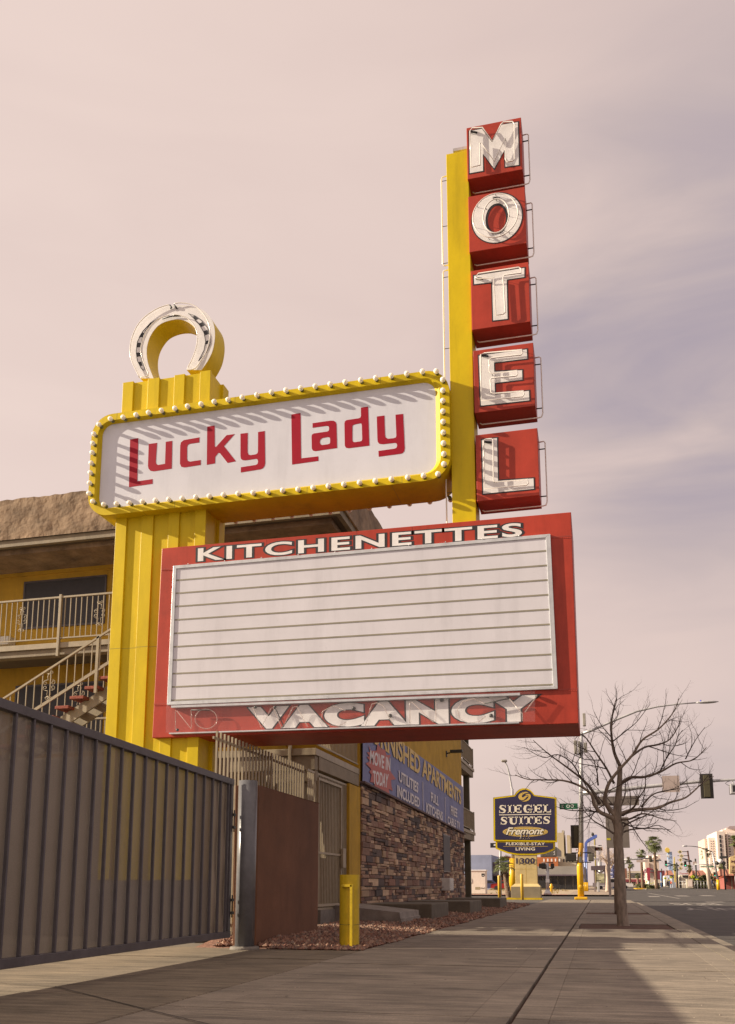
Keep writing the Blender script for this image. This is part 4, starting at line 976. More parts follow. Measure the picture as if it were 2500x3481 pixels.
# stains, gum and cracks lying on the concrete
crk = mat('crack_dark', (.035, .028, .022), .95, 0)
m = M(); rn = random.Random(31)
for _ in range(26):
    x, y = rn.uniform(-3.4, 1.5), rn.uniform(6.5, 24); r = rn.uniform(.004, .012)
    m.add([(x+r*(1.6 if k % 2 else 1)*math.cos(k), y+r*2*math.sin(k), .0055) for k in (0, 1, 2.1, 3.1, 4.2, 5.3)], [(0, 1, 2, 3, 4, 5)])
struct('pavement_stains', m, crk)
m = M()
def joint(pts, w_=.009):
    for a, b in zip(pts, pts[1:]):
        a, b = Vector(a+(.0062,)), Vector(b+(.0062,)); n_ = (b-a).cross(Vector((0, 0, 1))).normalized()*w_; m.add([a-n_, b-n_, b+n_, a+n_], [(0, 1, 2, 3)])
joint([(-5.35, 8.45), (-4.4, 7.7), (-3.45, 6.95), (-2.2, 6.0)]); joint([(-9, 8.9), (-6.6, 8.75), (-5.35, 8.45)]); joint([(-5.35, 8.45), (-5.0, 10.6), (-4.85, 12.42)], .006)
rn = random.Random(77)
for (x, y, n, sx_, sy_) in ((-2.9, 9.2, 9, .16, .05), (.1, 12.4, 8, .18, .07), (-1.9, 15.2, 8, .2, .1), (1.4, 9.5, 10, -.05, .16), (-4.9, 11.6, 7, .12, -.10)):
    p = [(x, y)]
    for _ in range(n): x += sx_+rn.uniform(-.07, .07); y += sy_+rn.uniform(-.09, .09); p.append((x, y))
    joint(p, .0028)
struct('pavement_joints', m, crk)
litter = M()
for _ in range(150):
    x, y = rn.uniform(-3.4, 1.9), rn.uniform(6, 20); s = rn.uniform(.004, .011); z = .006+s*.5
    litter.add([(x-s, y, z), (x, y-s, z), (x+s, y, z), (x, y+s, z), (x, y, z+s)], [(0, 1, 4), (1, 2, 4), (2, 3, 4), (3, 0, 4)])
struct('grit', litter, mat('grit_pale', (.36, .30, .24), .9, .3, 9), 'stuff')
del MATS['crack_dark']
m = M()
def mark(p, q, wd_):
    a = AZ(*p, -.15); 
for (x0, x1, y) in ((2205, 2242, 3042), (2298, 2340, 3040), (2382, 2425, 3039), (2398, 2460, 3058)):
    Y = solveY(y); a = AY(x0, y, Y); b = AY(x1, y, Y); hgt = Y*Y/3161*.9
    strip(m, a.x, b.x, Y-hgt, Y+hgt, -.140, 3)
# lane lines
for xx, ya_, yb3 in ((5.6, 50, 60), (9.0, 30, 62), (12.4, 30, 62)):
    strip(m, xx-.06, xx+.06, ya_, yb3, -.140)
for i in range(18):
    x0 = 2352+i*7.5; y = 3024+i*.55; Y = solveY(y); a = AY(x0, y, Y); b = AY(x0+3, y, Y); strip(m, a.x, b.x, Y-.7, Y+.7, -.140, 3)
p = [AZ(*q, -.13) for q in ((2240, 3027), (2310, 3040))]
Ya, Yb = 120., 82.; xa = AY(2200, 3022, Ya).x; xb = AY(2310, 3037, Yb).x
m.add([(xa-.12, Ya, zg(Ya)-.138), (xa+.12, Ya, zg(Ya)-.138), (xb+.12, Yb, zg(Yb)-.138), (xb-.12, Yb, zg(Yb)-.138)], [(0, 1, 2, 3)])
for i in range(7): strip(m, -6.5+i*1.15, -6.0+i*1.15, 72.5, 75.5, -.141, 3)
struct('road_markings', m, paint)
# far blocks
pinkc = mat('pink_kerb', (.42, .20, .16), .85, .15, 2)
struct('far_sidewalk', strip(M(), -3.2, 2.0, 92.2, 420, 0.0), concrete('far_concrete', (.36, .28, .21), .4))
m = M(); strip(m, -80, -3.2, 92.2, 95.5, -.0); struct('red_walk', m, pinkc)
struct('dirt_lot', strip(M(), -90, -3.2, 95.5, 260, .002), dirt)
struct('far_sidewalk', strip(M(), 20, 120, 205, 222, .0), MATS['far_concrete'])
m = M(); rn = random.Random(4)
for _ in range(900):
    Y = rn.uniform(97, 175); x = rn.uniform(-24, -4); 
    if math.sin(x*.9)*math.sin(Y*.21) < .25: continue
    h = rn.uniform(.15, .42); z = zg(Y)
    for k in range(4):
        a = rn.uniform(0, 6.28); dx_, dy_ = math.cos(a)*.25, math.sin(a)*.25
        m.add([(x-.03, Y, z), (x+.03, Y, z), (x+dx_, Y+dy_, z+h)], [(0, 1, 2)])
struct('dry_grass', m, mat('dry_grass', (.42, .32, .12), .9, .2, 3), 'stuff')
# ================================================================== street trees
tc4 = crop(1700, 2300, 2.036)
class Tree:
    def __init__(s, root, Y, seed): s.root = root; s.Y = Y; s.rn = random.Random(seed); s.tw = M()
    def branch(s, pts, r0, r1, dy=0., n=8):
        """pts in metres (Vector); resample smooth"""
        out = []
        for i in range(len(pts)-1):
            p0 = pts[max(i-1, 0)]; p1 = pts[i]; p2 = pts[i+1]; p3 = pts[min(i+2, len(pts)-1)]
            for k in range(4):
                t = k/4; out.append(.5*((2*p1)+(p2-p0)*t+(2*p0-5*p1+4*p2-p3)*t*t+(3*p1-p0-3*p2+p3)*t**3))
        out.append(pts[-1]); N_ = len(out)
        rad = [r0+(r1-r0)*(i/(N_-1))**.8 for i in range(N_)]
        return out, rad
    def twigs(s, line, rad, length, depth, dens):
        rn = s.rn; L_ = 0; nxt = rn.uniform(.05, dens)
        for i in range(1, len(line)):
            L_ += (line[i]-line[i-1]).length
            if L_ > nxt and i > len(line)*.12:
                L_ = 0; nxt = rn.uniform(.4, 1.5)*dens
                d = (line[i]-line[i-1]).normalized(); o = d.orthogonal().normalized(); o.rotate(__import__('mathutils').Quaternion(d, rn.uniform(0, 6.28)))
                dirn = (d*rn.uniform(.5, 1)+o*rn.uniform(.6, 1.1)+Vector((0, 0, .02))).normalized()
                ln_ = length*rn.uniform(.3, 1.0)*(1.15-.5*i/len(line)); p = line[i].copy(); pts = [p.copy()]; n = 6
                for k in range(n):
                    dirn = (dirn+Vector((rn.uniform(-.25, .25), rn.uniform(-.25, .25), rn.uniform(-.10, .26)))).normalized(); p = p+dirn*(ln_/n); pts.append(p.copy())
                r0 = min(rad[i]*.6, .0055+ln_*.008)
                rr = [r0*(1-.72*k/n) for k in range(n+1)]
                s.tw.tube(pts, rr, 4 if depth < 2 else 5, caps=False)
                if depth > 0: s.twigs(pts, rr, ln_*.5, depth-1, dens*.62)
def limb_part(T, pix, r0, r1, ys, root, name='limb', tl=1.35, dens=.14, depth=2, cc=tc4):
    q = cc(pix); n = len(q); pts = [AY(x, y, T.Y+ys*(i/(n-1))**.9) for i, (x, y) in enumerate(q)]
    line, rad = T.branch(pts, r0*1.15, r1*1.25)
    part(name, M().tube(line, rad, 9), (bark if r0 > .055 else bark2) if r0 > .02 else twig, root)
    T.twigs(line, rad, tl, depth, dens)
TY = 25.0; tree1 = thing('bare_tree', 'large leafless tree with wide twiggy crown in the nearer soil strip of the sidewalk', 'tree', (AY(2120, 3137, TY).x, TY, 0), 'bare street trees in the sidewalk')
T1 = Tree(tree1, TY, 21)
trunk = [AY(x, y, TY) for x, y in tc4([(856,1740),(852,1700),(838,1560),(834,1440),(828,1330),(822,1200),(818,1110),(824,1060),(812,990),(816,900),(822,820),(828,740),(832,620)])]
line, rad = T1.branch(trunk, .155, .1)
N_ = len(line); rad = [.155-.035*min(1, i/(N_*.45)) if i < N_*.62 else .115-.06*(i-N_*.62)/(N_*.38) for i in range(N_)]; rad[0] = .21; rad[1] = .19; rad[2] = .17
rn = random.Random(3); rad = [r*rn.uniform(.95, 1.07) for r in rad]
part('trunk', M().tube(line, rad, 16), bark, tree1)
limbs = [([(832,620),(790,520),(772,400),(775,290),(795,190),(808,150)], .045, .007, .3),
 ([(805,990),(740,960),(690,935),(650,880),(635,820),(560,760),(440,720),(300,715),(190,710),(105,680)], .06, .007, -.5),
 ([(690,880),(640,790),(570,710),(440,610),(330,530),(230,440)], .045, .007, .5),
 ([(800,965),(730,870),(735,800),(760,730),(830,640),(920,540),(985,440),(1090,370),(1160,300),(1210,230),(1240,150)], .058, .006, -.8),
 ([(820,960),(900,930),(970,920),(1090,910),(1180,870),(1290,835),(1400,740),(1480,690)], .06, .007, .7),
 ([(828,750),(900,700),(1000,695),(1110,660),(1220,600),(1340,575),(1430,490)], .045, .007, -.4),
 ([(1110,655),(1150,570),(1210,480),(1230,420),(1265,370)], .018, .006, -.3),
 ([(1285,570),(1320,500),(1360,430),(1420,350)], .016, .005, .2),
 ([(900,560),(1000,490),(1100,470),(1180,430),(1240,330),(1255,260)], .03, .006, .6),
 ([(790,740),(740,640),(660,520),(600,430),(560,400),(520,430)], .03, .006, -.5),
 ([(830,990),(900,985),(980,950),(1050,960),(1110,980),(1220,1000)], .03, .006, -.9),
 ([(850,1010),(920,1040),(1000,1050),(1100,1030),(1190,1080)], .02, .005, -.4),
 ([(700,940),(600,930),(480,925),(390,900)], .02, .006, .8),
 ([(680,750),(675,700),(672,660),(640,560),(560,480)], .022, .006, -1.0),
 ([(980,900),(1040,830),(1100,800),(1200,780),(1300,760)], .025, .006, 1.2),
 ([(830,900),(760,880),(700,900),(640,960),(600,1050)], .022, .006, 1.1),
 ([(850,960),(930,900),(960,840),(1000,780),(1010,700)], .03, .006, -1.3),
 ([(772,420),(720,360),(680,300),(650,240)], .014, .005, .3), ([(780,450),(880,370),(950,310),(1040,190)], .016, .005, -.2),
 ([(560,700),(500,600),(400,540),(300,560),(170,490)], .02, .005, -.3)]
for l in limbs: limb_part(T1, l[0], l[1], l[2], l[3], tree1)
part('crown', T1.tw, twig, tree1)
TY2 = 35.3; tree2 = thing('bare_tree', 'slimmer leafless tree standing right behind the nearer one, in the farther soil strip', 'tree', (.55, TY2, 0), 'bare street trees in the sidewalk')
T2 = Tree(tree2, TY2, 5)
tr2 = [AY(x, y, TY2) for x, y in tc4([(818,1642),(812,1500),(812,1300),(808,1150),(812,1060)])]
line, rad = T2.branch(tr2, .13, .09); part('trunk', M().tube(line, rad, 12), bark, tree2)
for l in ([(812,1070),(900,1010),(1010,960),(1100,900)], [(808,1100),(720,1040),(640,990),(560,900)], [(812,1060),(830,930),(870,800),(860,700)], [(812,1100),(900,1060),(1050,1050),(1180,1060)], [(810,1080),(760,950),(700,850)]):
    limb_part(T2, l, .04, .008, random.Random(len(l)).uniform(-1, 1), tree2, tl=.9)
part('crown', T2.tw, twig, tree2)
# ================================================================== monument sign of the next motel
SY = 67.5; sx = crop(1550, 2550, 3.258)
def P(x, y, Y=None): q = sx([(x, y)])[0]; return AY(q[0], q[1], SY if Y is None else Y)
def qd(pts, Y=None): return [P(x, y, Y) for x, y in pts]
def slabp(pts, th, Y=None, dy=0): m = M(); m.prism([p+Vector((0, dy, 0)) for p in qd(pts, Y)], (0, th, 0)); return m
ss = thing('monument_sign', 'navy and yellow pylon sign with arched top reading SIEGEL SUITES on a sand coloured base', 'sign', (P(780, 1655).x, SY, 0))
out_ = [(415,525),(650,497),(668,465),(700,437),(740,423),(785,423),(825,440),(855,470),(872,495),(1113,525),(1118,1015),(420,1005)]
inn = [(433,540),(655,512),(682,478),(710,452),(745,438),(783,438),(818,453),(842,480),(862,508),(1095,537),(1100,998),(437,990)]
part('cabinet', slabp(out_, .75), yellowl, ss, bevel=.01); part('face', slabp(inn, .02, dy=-.021), navy, ss)
lo_ = [(440,1008),(1097,1017),(1097,1095),(1080,1107),(985,1145),(880,1160),(680,1160),(570,1142),(460,1100),(441,1090)]
li_ = [(458,1022),(1079,1030),(1079,1088),(980,1130),(875,1143),(682,1142),(575,1125),(460,1080)]
part('lower_cabinet', slabp(lo_, .6, dy=.06), yellowl, ss); part('lower_face', slabp(li_, .02, dy=.035), navy, ss)
# emblem: two interlocking comma shapes
e1 = [(808,470),(780,462),(745,465),(715,480),(697,500),(693,525),(705,545),(728,555),(752,552),(770,538),(785,520),(800,512),(812,512),(790,503),(768,508),(752,522),(738,524),(730,512),(740,495),(765,480)]
e2 = [(730,565),(755,570),(785,567),(812,552),(828,530),(832,508),(825,490),(806,483),(785,486),(768,500),(800,497),(808,508),(803,527),(785,548),(760,560)]
for e_ in (e1, e2): part('emblem', slabp(e_, .01, dy=-.032), gold, ss)
def tx(s, q, mt, off=.03, sp=1., dy=-.03, sh=0., name='lettering'): part(name, text_on(s, *[p+Vector((0, dy, 0)) for p in qd(q)], offset=off, spacing=sp, shear=sh), mt, ss)
def serif(word, q, mt, dy=-.03):
    """bold slab serif capitals from strokes"""
    G = {'I': [[(.3,0),(.7,0),(.7,1),(.3,1)],[(.1,0),(.9,0),(.9,.12),(.1,.12)],[(.1,.88),(.9,.88),(.9,1),(.1,1)]],
         'E': [[(.15,0),(.42,0),(.42,1),(.15,1)],[(0,0),(.95,0),(.95,.30),(.88,.30),(.8,.13),(0,.13)],[(0,.87),(.8,.87),(.88,.72),(.95,.72),(.95,1),(0,1)],[(.42,.44),(.66,.44),(.66,.33),(.74,.33),(.74,.68),(.66,.68),(.66,.56),(.42,.56)]],
         'L': [[(.15,0),(.42,0),(.42,1),(.15,1)],[(0,0),(.95,0),(.95,.36),(.87,.36),(.78,.13),(0,.13)],[(0,.88),(.6,.88),(.6,1),(0,1)]],
         'T': [[(.37,0),(.65,0),(.65,1),(.37,1)],[(.02,.66),(.09,.66),(.17,.87),(.84,.87),(.92,.66),(.99,.66),(.99,1),(.02,1)],[(.2,0),(.8,0),(.8,.12),(.2,.12)]],
         'U': [[(.14,.3),(.22,.08),(.42,-.02),(.66,-.02),(.82,.1),(.88,.3),(.88,.95),(.78,.95),(.78,.3),(.72,.18),(.58,.12),(.46,.2),(.42,.35),(.42,.95),(.14,.95)],[(0,.88),(.55,.88),(.55,1),(0,1)],[(.66,.88),(1,.88),(1,1),(.66,1)]]}
    def arc(pts, w_): 
        o = []; i_ = []
        n = len(pts)
        for k in range(n):
            a = pts[max(k-1, 0)]; b = pts[min(k+1, n-1)]; dx_, dy_ = b[0]-a[0], b[1]-a[1]; l = math.hypot(dx_, dy_); ww = w_[k]/2
            o.append((pts[k][0]-dy_/l*ww, pts[k][1]+dx_/l*ww)); i_.append((pts[k][0]+dy_/l*ww, pts[k][1]-dx_/l*ww))
        return o+i_[::-1]
    G['S'] = [arc([(.86,.78),(.74,.92),(.5,.96),(.26,.88),(.2,.72),(.36,.57),(.64,.46),(.82,.30),(.74,.12),(.5,.04),(.24,.08),(.12,.24)], [.06,.09,.1,.2,.26,.26,.26,.26,.2,.1,.09,.06]), [(.84,.66),(.92,.66),(.92,1),(.86,1)], [(.08,.0),(.14,.0),(.16,.36),(.08,.36)]]
    G['G'] = [arc([(.86,.74),(.72,.93),(.5,.96),(.28,.84),(.2,.5),(.28,.16),(.5,.04),(.72,.1),(.80,.3)], [.06,.09,.12,.24,.28,.24,.12,.14,.2]), [(.66,.0),(.90,.0),(.90,.44),(.66,.44)], [(.52,.38),(1.0,.38),(1.0,.49),(.52,.49)], [(.86,.66),(.93,.66),(.93,1),(.87,1)]]
    wd = {'I': .55, 'S': .85, 'E': .95, 'G': 1.05, 'L': .9, 'T': 1., 'U': 1.1}
    tot = sum(wd[c] for c in word)+.08*(len(word)-1); x = 0; tl, tr, br, bl = qd(q); m = M()
    for k_, c in enumerate(word):
        for poly in G[c]:
            pts = []
            for a, b in poly:
                u = (x+a*wd[c])/tot; pts.append(bl.lerp(br, u).lerp(tl.lerp(tr, u), b)+Vector((0, dy, 0)))
            m.prism(pts, (0, .008+.0005*len(m.f) % .003, 0))
        x += wd[c]+.08
    part('lettering', m, mt, ss)
serif('SIEGEL', [(475,610),(1060,602),(1060,690),(475,698)], cream); serif('SUITES', [(493,740),(1048,733),(1048,815),(493,825)], cream)
part('rule', slabp([(481,714),(1057,706),(1057,713),(481,722)], .005, dy=-.03), cream, ss)
el = [(770+250*math.cos(i/36*6.283), 905+57*math.sin(i/36*6.283)) for i in range(36)]
part('oval', slabp(el, .006, dy=-.027), gold, ss)
for k in (.94, .88):
    m = M(); m.tube([P(770+250*k*math.cos(i/36*6.283), 905+57*k*math.sin(i/36*6.283))+Vector((0, -.03, 0)) for i in range(36)], .008, 4, closed=True); part('oval_line', m, tanst, ss)
tx('Fremont', [(550,850),(988,850),(985,940),(548,945)], black, .075, .95, -.034, .35, 'lettering_outline'); tx('Fremont', [(556,856),(980,856),(978,934),(556,938)], cream, .02, .95, -.04, .35)
serif('III', [(714,921),(828,921),(820,981),(706,981)], cream, -.036); serif('III', [(722,926),(820,926),(812,976),(714,976)], navy, -.046)
tx('FLEXIBLE-STAY', [(556,1020),(987,1022),(987,1053),(556,1053)], cream, .022, 1.12, .03); tx('LIVING', [(663,1077),(877,1077),(877,1111),(663,1111)], cream, .022, 1.12, .03)
part('rule', slabp([(525,1064),(1020,1064),(1020,1068),(525,1068)], .005, dy=.03), gold, ss)
a = P(652, 1160); b = P(905, 1490); m = M(); m.box(a.x, b.x, SY+.1, SY+.7, b.z, a.z+.3); part('column', m, tanst, ss, bevel=.02)
a = P(652, 1480); b = P(910, 1510); c = P(612, 1512); d_ = P(945, 1655)
m = M(); m.add([(a.x, SY+.1, a.z), (b.x, SY+.1, a.z), (b.x, SY+.7, a.z), (a.x, SY+.7, a.z), (c.x, SY-.15, c.z), (d_.x, SY-.15, c.z), (d_.x, SY+.95, c.z), (c.x, SY+.95, c.z)], [(0,1,2,3),(4,5,1,0),(5,6,2,1),(6,7,3,2),(7,4,0,3)]); part('shoulder', m, tanst, ss)
part('base', M().box(c.x, d_.x, SY-.15, SY+.95, .12, c.z-.003), tanst2, ss, bevel=.015)
part('footing', M().box(c.x-.35, d_.x+.1, SY-.22, SY+1.1, -.05, .118), bollm, ss, bevel=.01)
tx('1300', [(668,1196),(878,1194),(878,1258),(670,1260)], navy, .035, 1.08, .06)
part('rule', M().box(P(775, 1300).x-.01, P(775, 1300).x+.01, SY+.094, SY+.1, P(0, 1480).z, P(0, 1265).z).box(P(652,1320).x, P(905,1320).x, SY+.094, SY+.1, P(0,1322).z, P(0,1318).z), gold, ss)
for i, (x, ytop, ybot, lab) in enumerate(((738, 1370, 1655, 'thin yellow steel bollard standing right in front of the monument sign base'), (484, 1386, 1617, 'thin yellow steel bollard left of the small palm'))):
    Y = 66.3 if i == 0 else 73.5; p = P(x, ybot, Y); q = P(x, ytop, Y)
    tag(part('bollard', M().tube([(p.x, Y, zg(Y)-.02), (p.x, Y, q.z-.06), (p.x, Y, q.z-.02), (p.x, Y, q.z)], [.11, .11, .09, .03], 14), mat('bollard_orange', (.68, .43, .05), .45, .08, 4)), lab, 'bollard', 'thin yellow bollards by the monument sign')
# ================================================================== palms
palmg = mat('palm_green', (.12, .14, .045), .6, .3, 3); palmd = mat('palm_skirt', (.20, .13, .07), .9, .25, 5); ptrk = mat('palm_trunk', (.20, .13, .085), .9, .3, 6, .03, 8)
def palm(x, Y, ztop, zb, r, R, label, seed, drop=.6, nf=38, skirt=1., lean=0., elmin=-.9, grp='palm trees along the far street'):
    rn = random.Random(seed); t = thing('palm_tree', label, 'palm tree', (x, Y, zb), grp)
    m = M(); n = 14; m.tube([(x+lean*(1-(i/n))**1.5, Y, zb+(ztop-zb)*i/n) for i in range(n+1)], [r*(1.35-.45*i/n)*(1+.08*(i % 2)) for i in range(n+1)], 10); part('trunk', m, ptrk, t)
    m = M(); sk = M()
    for k in range(nf):
        a = rn.uniform(0, 6.283); el_ = rn.uniform(elmin, 1.35); ln_ = R*rn.uniform(.75, 1.05)
        d = Vector((math.cos(a)*math.cos(el_), math.sin(a)*math.cos(el_), math.sin(el_))); o = Vector((x, Y, ztop)); s = d.cross(Vector((0, 0, 1))).normalized()
        mid = o+d*ln_*.5; m.tube([o, mid], [R*.018, R*.012], 4, caps=False)
        nl = 11
        for j in range(nl):
            an = (j/(nl-1)-.5)*2.4; dd = (d*math.cos(an)+s*math.sin(an)).normalized(); e_ = mid+dd*ln_*.5; e_.z -= R*drop*.28*rn.uniform(.6, 1.3)*(1-max(0, el_)*.5)
            up = d.cross(s)*R*.012; w_ = s*math.cos(an)*R*.028-d*math.sin(an)*R*.028; c_ = mid+dd*ln_*.28
            m.add([mid-w_*.4, c_-w_, e_, c_+w_], [(0,1,2,3)])
    part('crown', m, palmg, t)
    for k in range(int(26*skirt)):
        a = rn.uniform(0, 6.283); l = R*rn.uniform(.25, .5); z0 = ztop-rn.uniform(0, R*.35); w_ = R*.05
        sk.add([(x+math.cos(a)*r, Y+math.sin(a)*r, z0), (x+math.cos(a+.4)*r*2.2, Y+math.sin(a+.4)*r*2.2, z0-l*.6), (x+math.cos(a)*r*1.5, Y+math.sin(a)*r*1.5, z0-l), (x+math.cos(a-.4)*r*2.2, Y+math.sin(a-.4)*r*2.2, z0-l*.6)], [(0,1,2,3)])
    if skirt: part('dead_fronds', sk, palmd, t)
    return t
Y = 72.; pt = P(545, 1310, Y); pb_ = P(592, 1615, Y)
pp = palm(pt.x, Y, pt.z, zg(Y), .17, 1.2, 'short fan palm with pineapple trunk wrapped in lights beside the monument sign', 3, nf=26, skirt=.2, drop=.8, elmin=-.15, lean=pb_.x-pt.x, grp=None)
m = M(); rn = random.Random(8)
for i in range(90):
    t_ = rn.uniform(.15, .85); a = rn.uniform(3.6, 5.8); m.ball((pt.x+(pb_.x-pt.x)*(1-t_)**1.5+math.cos(a)*.22, Y+math.sin(a)*.22, zg(Y)+(pt.z-zg(Y))*t_), .012, n=5, m=3)
part('fairy_lights', m, white, pp)
cz = crop(2100, 2750, 6.873)
def far_palm(px, pyt, pR, Y, r, lab, seed, c=cz, lean=0, **k):
    q = c([(px, pyt)])[0]; p = AY(q[0], q[1], Y); R = pR/6.873*Y/3161*1.3
    return palm(p.x, Y, p.z, zg(Y), r*.68, R, lab, seed, lean=lean, **k)
far_palm(855, 810, 190, 165, .30, 'tallest fan palm, standing in the median left of the blue sign', 11, nf=44, drop=1.1)
far_palm(550, 1060, 120, 185, .32, 'fan palm with thick brown trunk left of the tallest palm', 12, nf=40, drop=.5)
far_palm(275, 1300, 100, 230, .28, 'smaller fan palm just right of the street tree trunk', 13, nf=36, drop=.9)
cy_ = crop(2280, 2750, 6.873)
far_palm(810, 1040, 110, 210, .18, 'slim leaning fan palm beside the white pole', 14, c=cy_, lean=1.9, drop=1.1)
far_palm(1195, 1330, 110, 200, .3, 'short fan palm behind the brick red house', 15, c=cy_, skirt=.3)
far_palm(1490, 760, 130, 190, .3, 'fan palm cut off by the right edge of the photo', 16, c=cy_)
far_palm(130, 1370, 90, 215, .3, 'bushy palm behind the yellow post of the diamond sign', 17, c=cy_)
far_palm(430, 1390, 90, 225, .3, 'dark bushy palm left of the cabinet wall', 18, c=cy_, skirt=.4)
far_palm(470, 1560, 60, 240, .3, 'low palm between the maroon sign and the thick palm', 19, c=cz, skirt=.4)
# ================================================================== traffic signal
YT = 68.
def T4(x, y, Y=YT): q = tc4([(x, y)])[0]; return AY(q[0], q[1], Y)
ts = thing('traffic_signal', 'tall galvanised traffic signal pole with yellow lower section, long mast arm and curved lamp arm', 'traffic signal', (T4(560, 1540).x, YT, 0))
bx = T4(561, 1500).x; tx_ = T4(565, 410).x; zy = T4(560, 1152).z; ztp_ = T4(566, 395).z
sgy = mat('signal_yellow', (.74, .43, .012), .35, .05, 3)
part('lower_pole', M().tube([(bx, YT, .22), (bx, YT, 2.35), (bx, YT, 2.6)], [.23, .22, .185], 20), sgy, ts)
part('band', M().tube([(bx, YT, 2.58), (bx+(tx_-bx)*.3, YT, zy)], [.19, .18], 20), mat('faded_yellow', (.50, .26, .02), .5, .1, 3), ts)
part('base', M().box(bx-.45, bx+.45, YT-.42, YT+.42, .0, .20), sgy, ts, bevel=.05); 
m = M(); m.ball((bx, YT-.235, .92), .13, .3, 14, 6); part('hand_hole', m, sgy, ts)
part('upper_pole', M().tube([(bx+(tx_-bx)*.3, YT, zy), (tx_, YT, ztp_+.1)], [.18, .115], 18), galv, ts)
aw = [T4(*p) for p in ((575,392),(640,370),(720,335),(830,288),(950,240),(1090,208),(1250,188),(1360,181))]
m = M(); m.tube(aw, [.10,.10,.09,.085,.075,.065,.055,.05], 10); m.tube([T4(570,400), T4(640,372), T4(715,330)], [.05,.05,.04], 6); part('lamp_arm', m, galv, ts)
a = T4(1355, 181); b = T4(1515, 173)
m = M(); n = 12; vs = []
m.tube([a.lerp(b, i/8)+Vector((0, 0, 0)) for i in range(9)], [.05,.12,.17,.19,.20,.19,.17,.12,.03], 10)
m.v = [(x, YT+(y-YT)*1.2, a.z+(b.z-a.z)*.5+(z-(a.z+(b.z-a.z)*.5))*.5) for x, y, z in m.v]
lp = part('lamp_head', m, galv, ts); part('photocell', M().cyl(T4(1390,170).x, YT, T4(1390,178).z, T4(1390,163).z, .05, n=8), mat('blue_cap', (.03, .05, .45), .4, 0), lp)
arm = [T4(*p) for p in ((575,806),(640,801),(800,786),(980,766),(1150,748),(1380,727),(1640,712),(1760,704))]
part('mast_arm', M().tube(arm, [.17,.165,.155,.14,.13,.11,.09,.085], 12), galv, ts)
dkg = mat('signal_black', (.028, .024, .02), .5, .1, 5); olive = mat('signal_olive', (.07, .06, .03), .5, .1, 5)
def head(p0, p1, Y, parent, back=True, green_=False, sec=3, name='signal_head'):
    """p0 top-left, p1 bottom-right metres"""
    x0, x1, z1, z0 = p0.x, p1.x, p0.z, p1.z; w_ = x1-x0; h = z1-z0
    o = part(name, M().box(x0+w_*.26, x1-w_*.26, Y-.12, Y+.12, z0+h*.06, z1-h*.06), olive if back == 'rear' else dkg, parent, bevel=.015)
    if back: part('back_plate', M().box(x0, x1, Y+.0, Y+.02, z0, z1), dkg, o)
    for i in range(sec):
        zc = z1-h*(.06+.88*(i+.5)/sec); r = min(w_*.2, h*.12); sd_ = 1 if back == 'rear' else -1
        m = M(); m.tube([(x0+w_/2, Y+sd_*.12, zc), (x0+w_/2, Y+sd_*.36, zc-.0)], [r*1.1, r*1.1], 12, caps=False); part('visor', m, dkg, o)
        if green_ and i == sec-1:
            m = M(); m.tube([(x0+w_/2, Y+sd_*.13, zc), (x0+w_/2, Y+sd_*.16, zc)], [r, r], 12)
            part('green_lens', m, mat('green_lamp', (.05, .85, .45), .3, 0, emit=1.3), o)
    return o
h1 = head(T4(1380, 676), T4(1480, 845), YT-.2, ts, 'rear')
h2 = head(T4(487, 1025), T4(580, 1185), YT+.55, ts, 'rear')
m = M(); a = T4(1590, 745); b = T4(1650, 812); m.box(a.x, b.x, YT-.4, YT+.5, b.z, a.z); m.tube([T4(1612,712), T4(1612,745)], .04, 6)
o = part('speed_camera', m, galv, ts, bevel=.02); part('dark_glass', M().box(a.x+.12, b.x-.1, YT-.41, YT-.402, b.z+.12, a.z-.12), black, o)
m = M(); m.tube([T4(1600,722), T4(1575,728), T4(1560,738), T4(1575,750), T4(1592,755)], .018, 5); part('cable', m, dkmet, ts)
def rearsign(x0, y0, x1, y1, Y, par, nm='sign_back', f=None):
    a = T4(x0, y0, Y); b = T4(x1, y1, Y); return part(nm, (f or M()).box(a.x, b.x, Y, Y+.04, b.z, a.z), mat('sign_back_metal', (.155, .13, .115), .6, .08, 1.5), par, bevel=.01)
rearsign(638, 832, 965, 890, YT-.25, ts); m = M()
for x in (700, 880): m.tube([T4(x, 840, YT-.2), T4(x, 790, YT)], .03, 5)
part('sign_bracket', m, galv, ts)
a = T4(1120, 690); b = T4(1245, 800)
part('sign_panel', M().box(a.x, b.x, YT-.2, YT-.17, b.z, a.z), mat('pale_sign_back', (.44, .36, .33), .5, .05, 3), ts)
a = P(1148, 592, YT-.35); b = P(1352, 652, YT-.35)
g_ = part('street_name_sign', M().box(a.x, b.x, YT-.36, YT-.33, b.z, a.z), green, ts, bevel=.01)
part('lettering', text_on('S  OO', *[P(x, y, YT-.365) for x, y in ((1172,606),(1308,602),(1308,636),(1172,640))], offset=.01), white, g_)
for (x0, y0, x1, y1, nm, sd_) in ((1212,1148,1337,1230,'pedestrian_signal',0), (1465,1147,1530,1232,'pedestrian_signal',1)):
    a = P(x0, y0, YT); b = P(x1, y1, YT); m = M(); m.box(a.x, b.x, YT-.25, YT+.25, b.z, a.z)
    o = part(nm, m, dkg if not sd_ else mat('ped_grey', (.12, .11, .085), .5, .1, 3), ts, bevel=.06)
    part('hood', M().box(a.x-.03, b.x+.03, YT-.22, YT+.30, a.z+.001, a.z+.03), dkg, o)
m = M(); m.tube([P(1285, 1138, YT), P(1500, 1135, YT)], .035, 6).tube([P(1270, 1240, YT), P(1500, 1242, YT)], .035, 6).tube([P(1382,1130,YT-.3), P(1382,1175,YT-.3)], .03, 6)
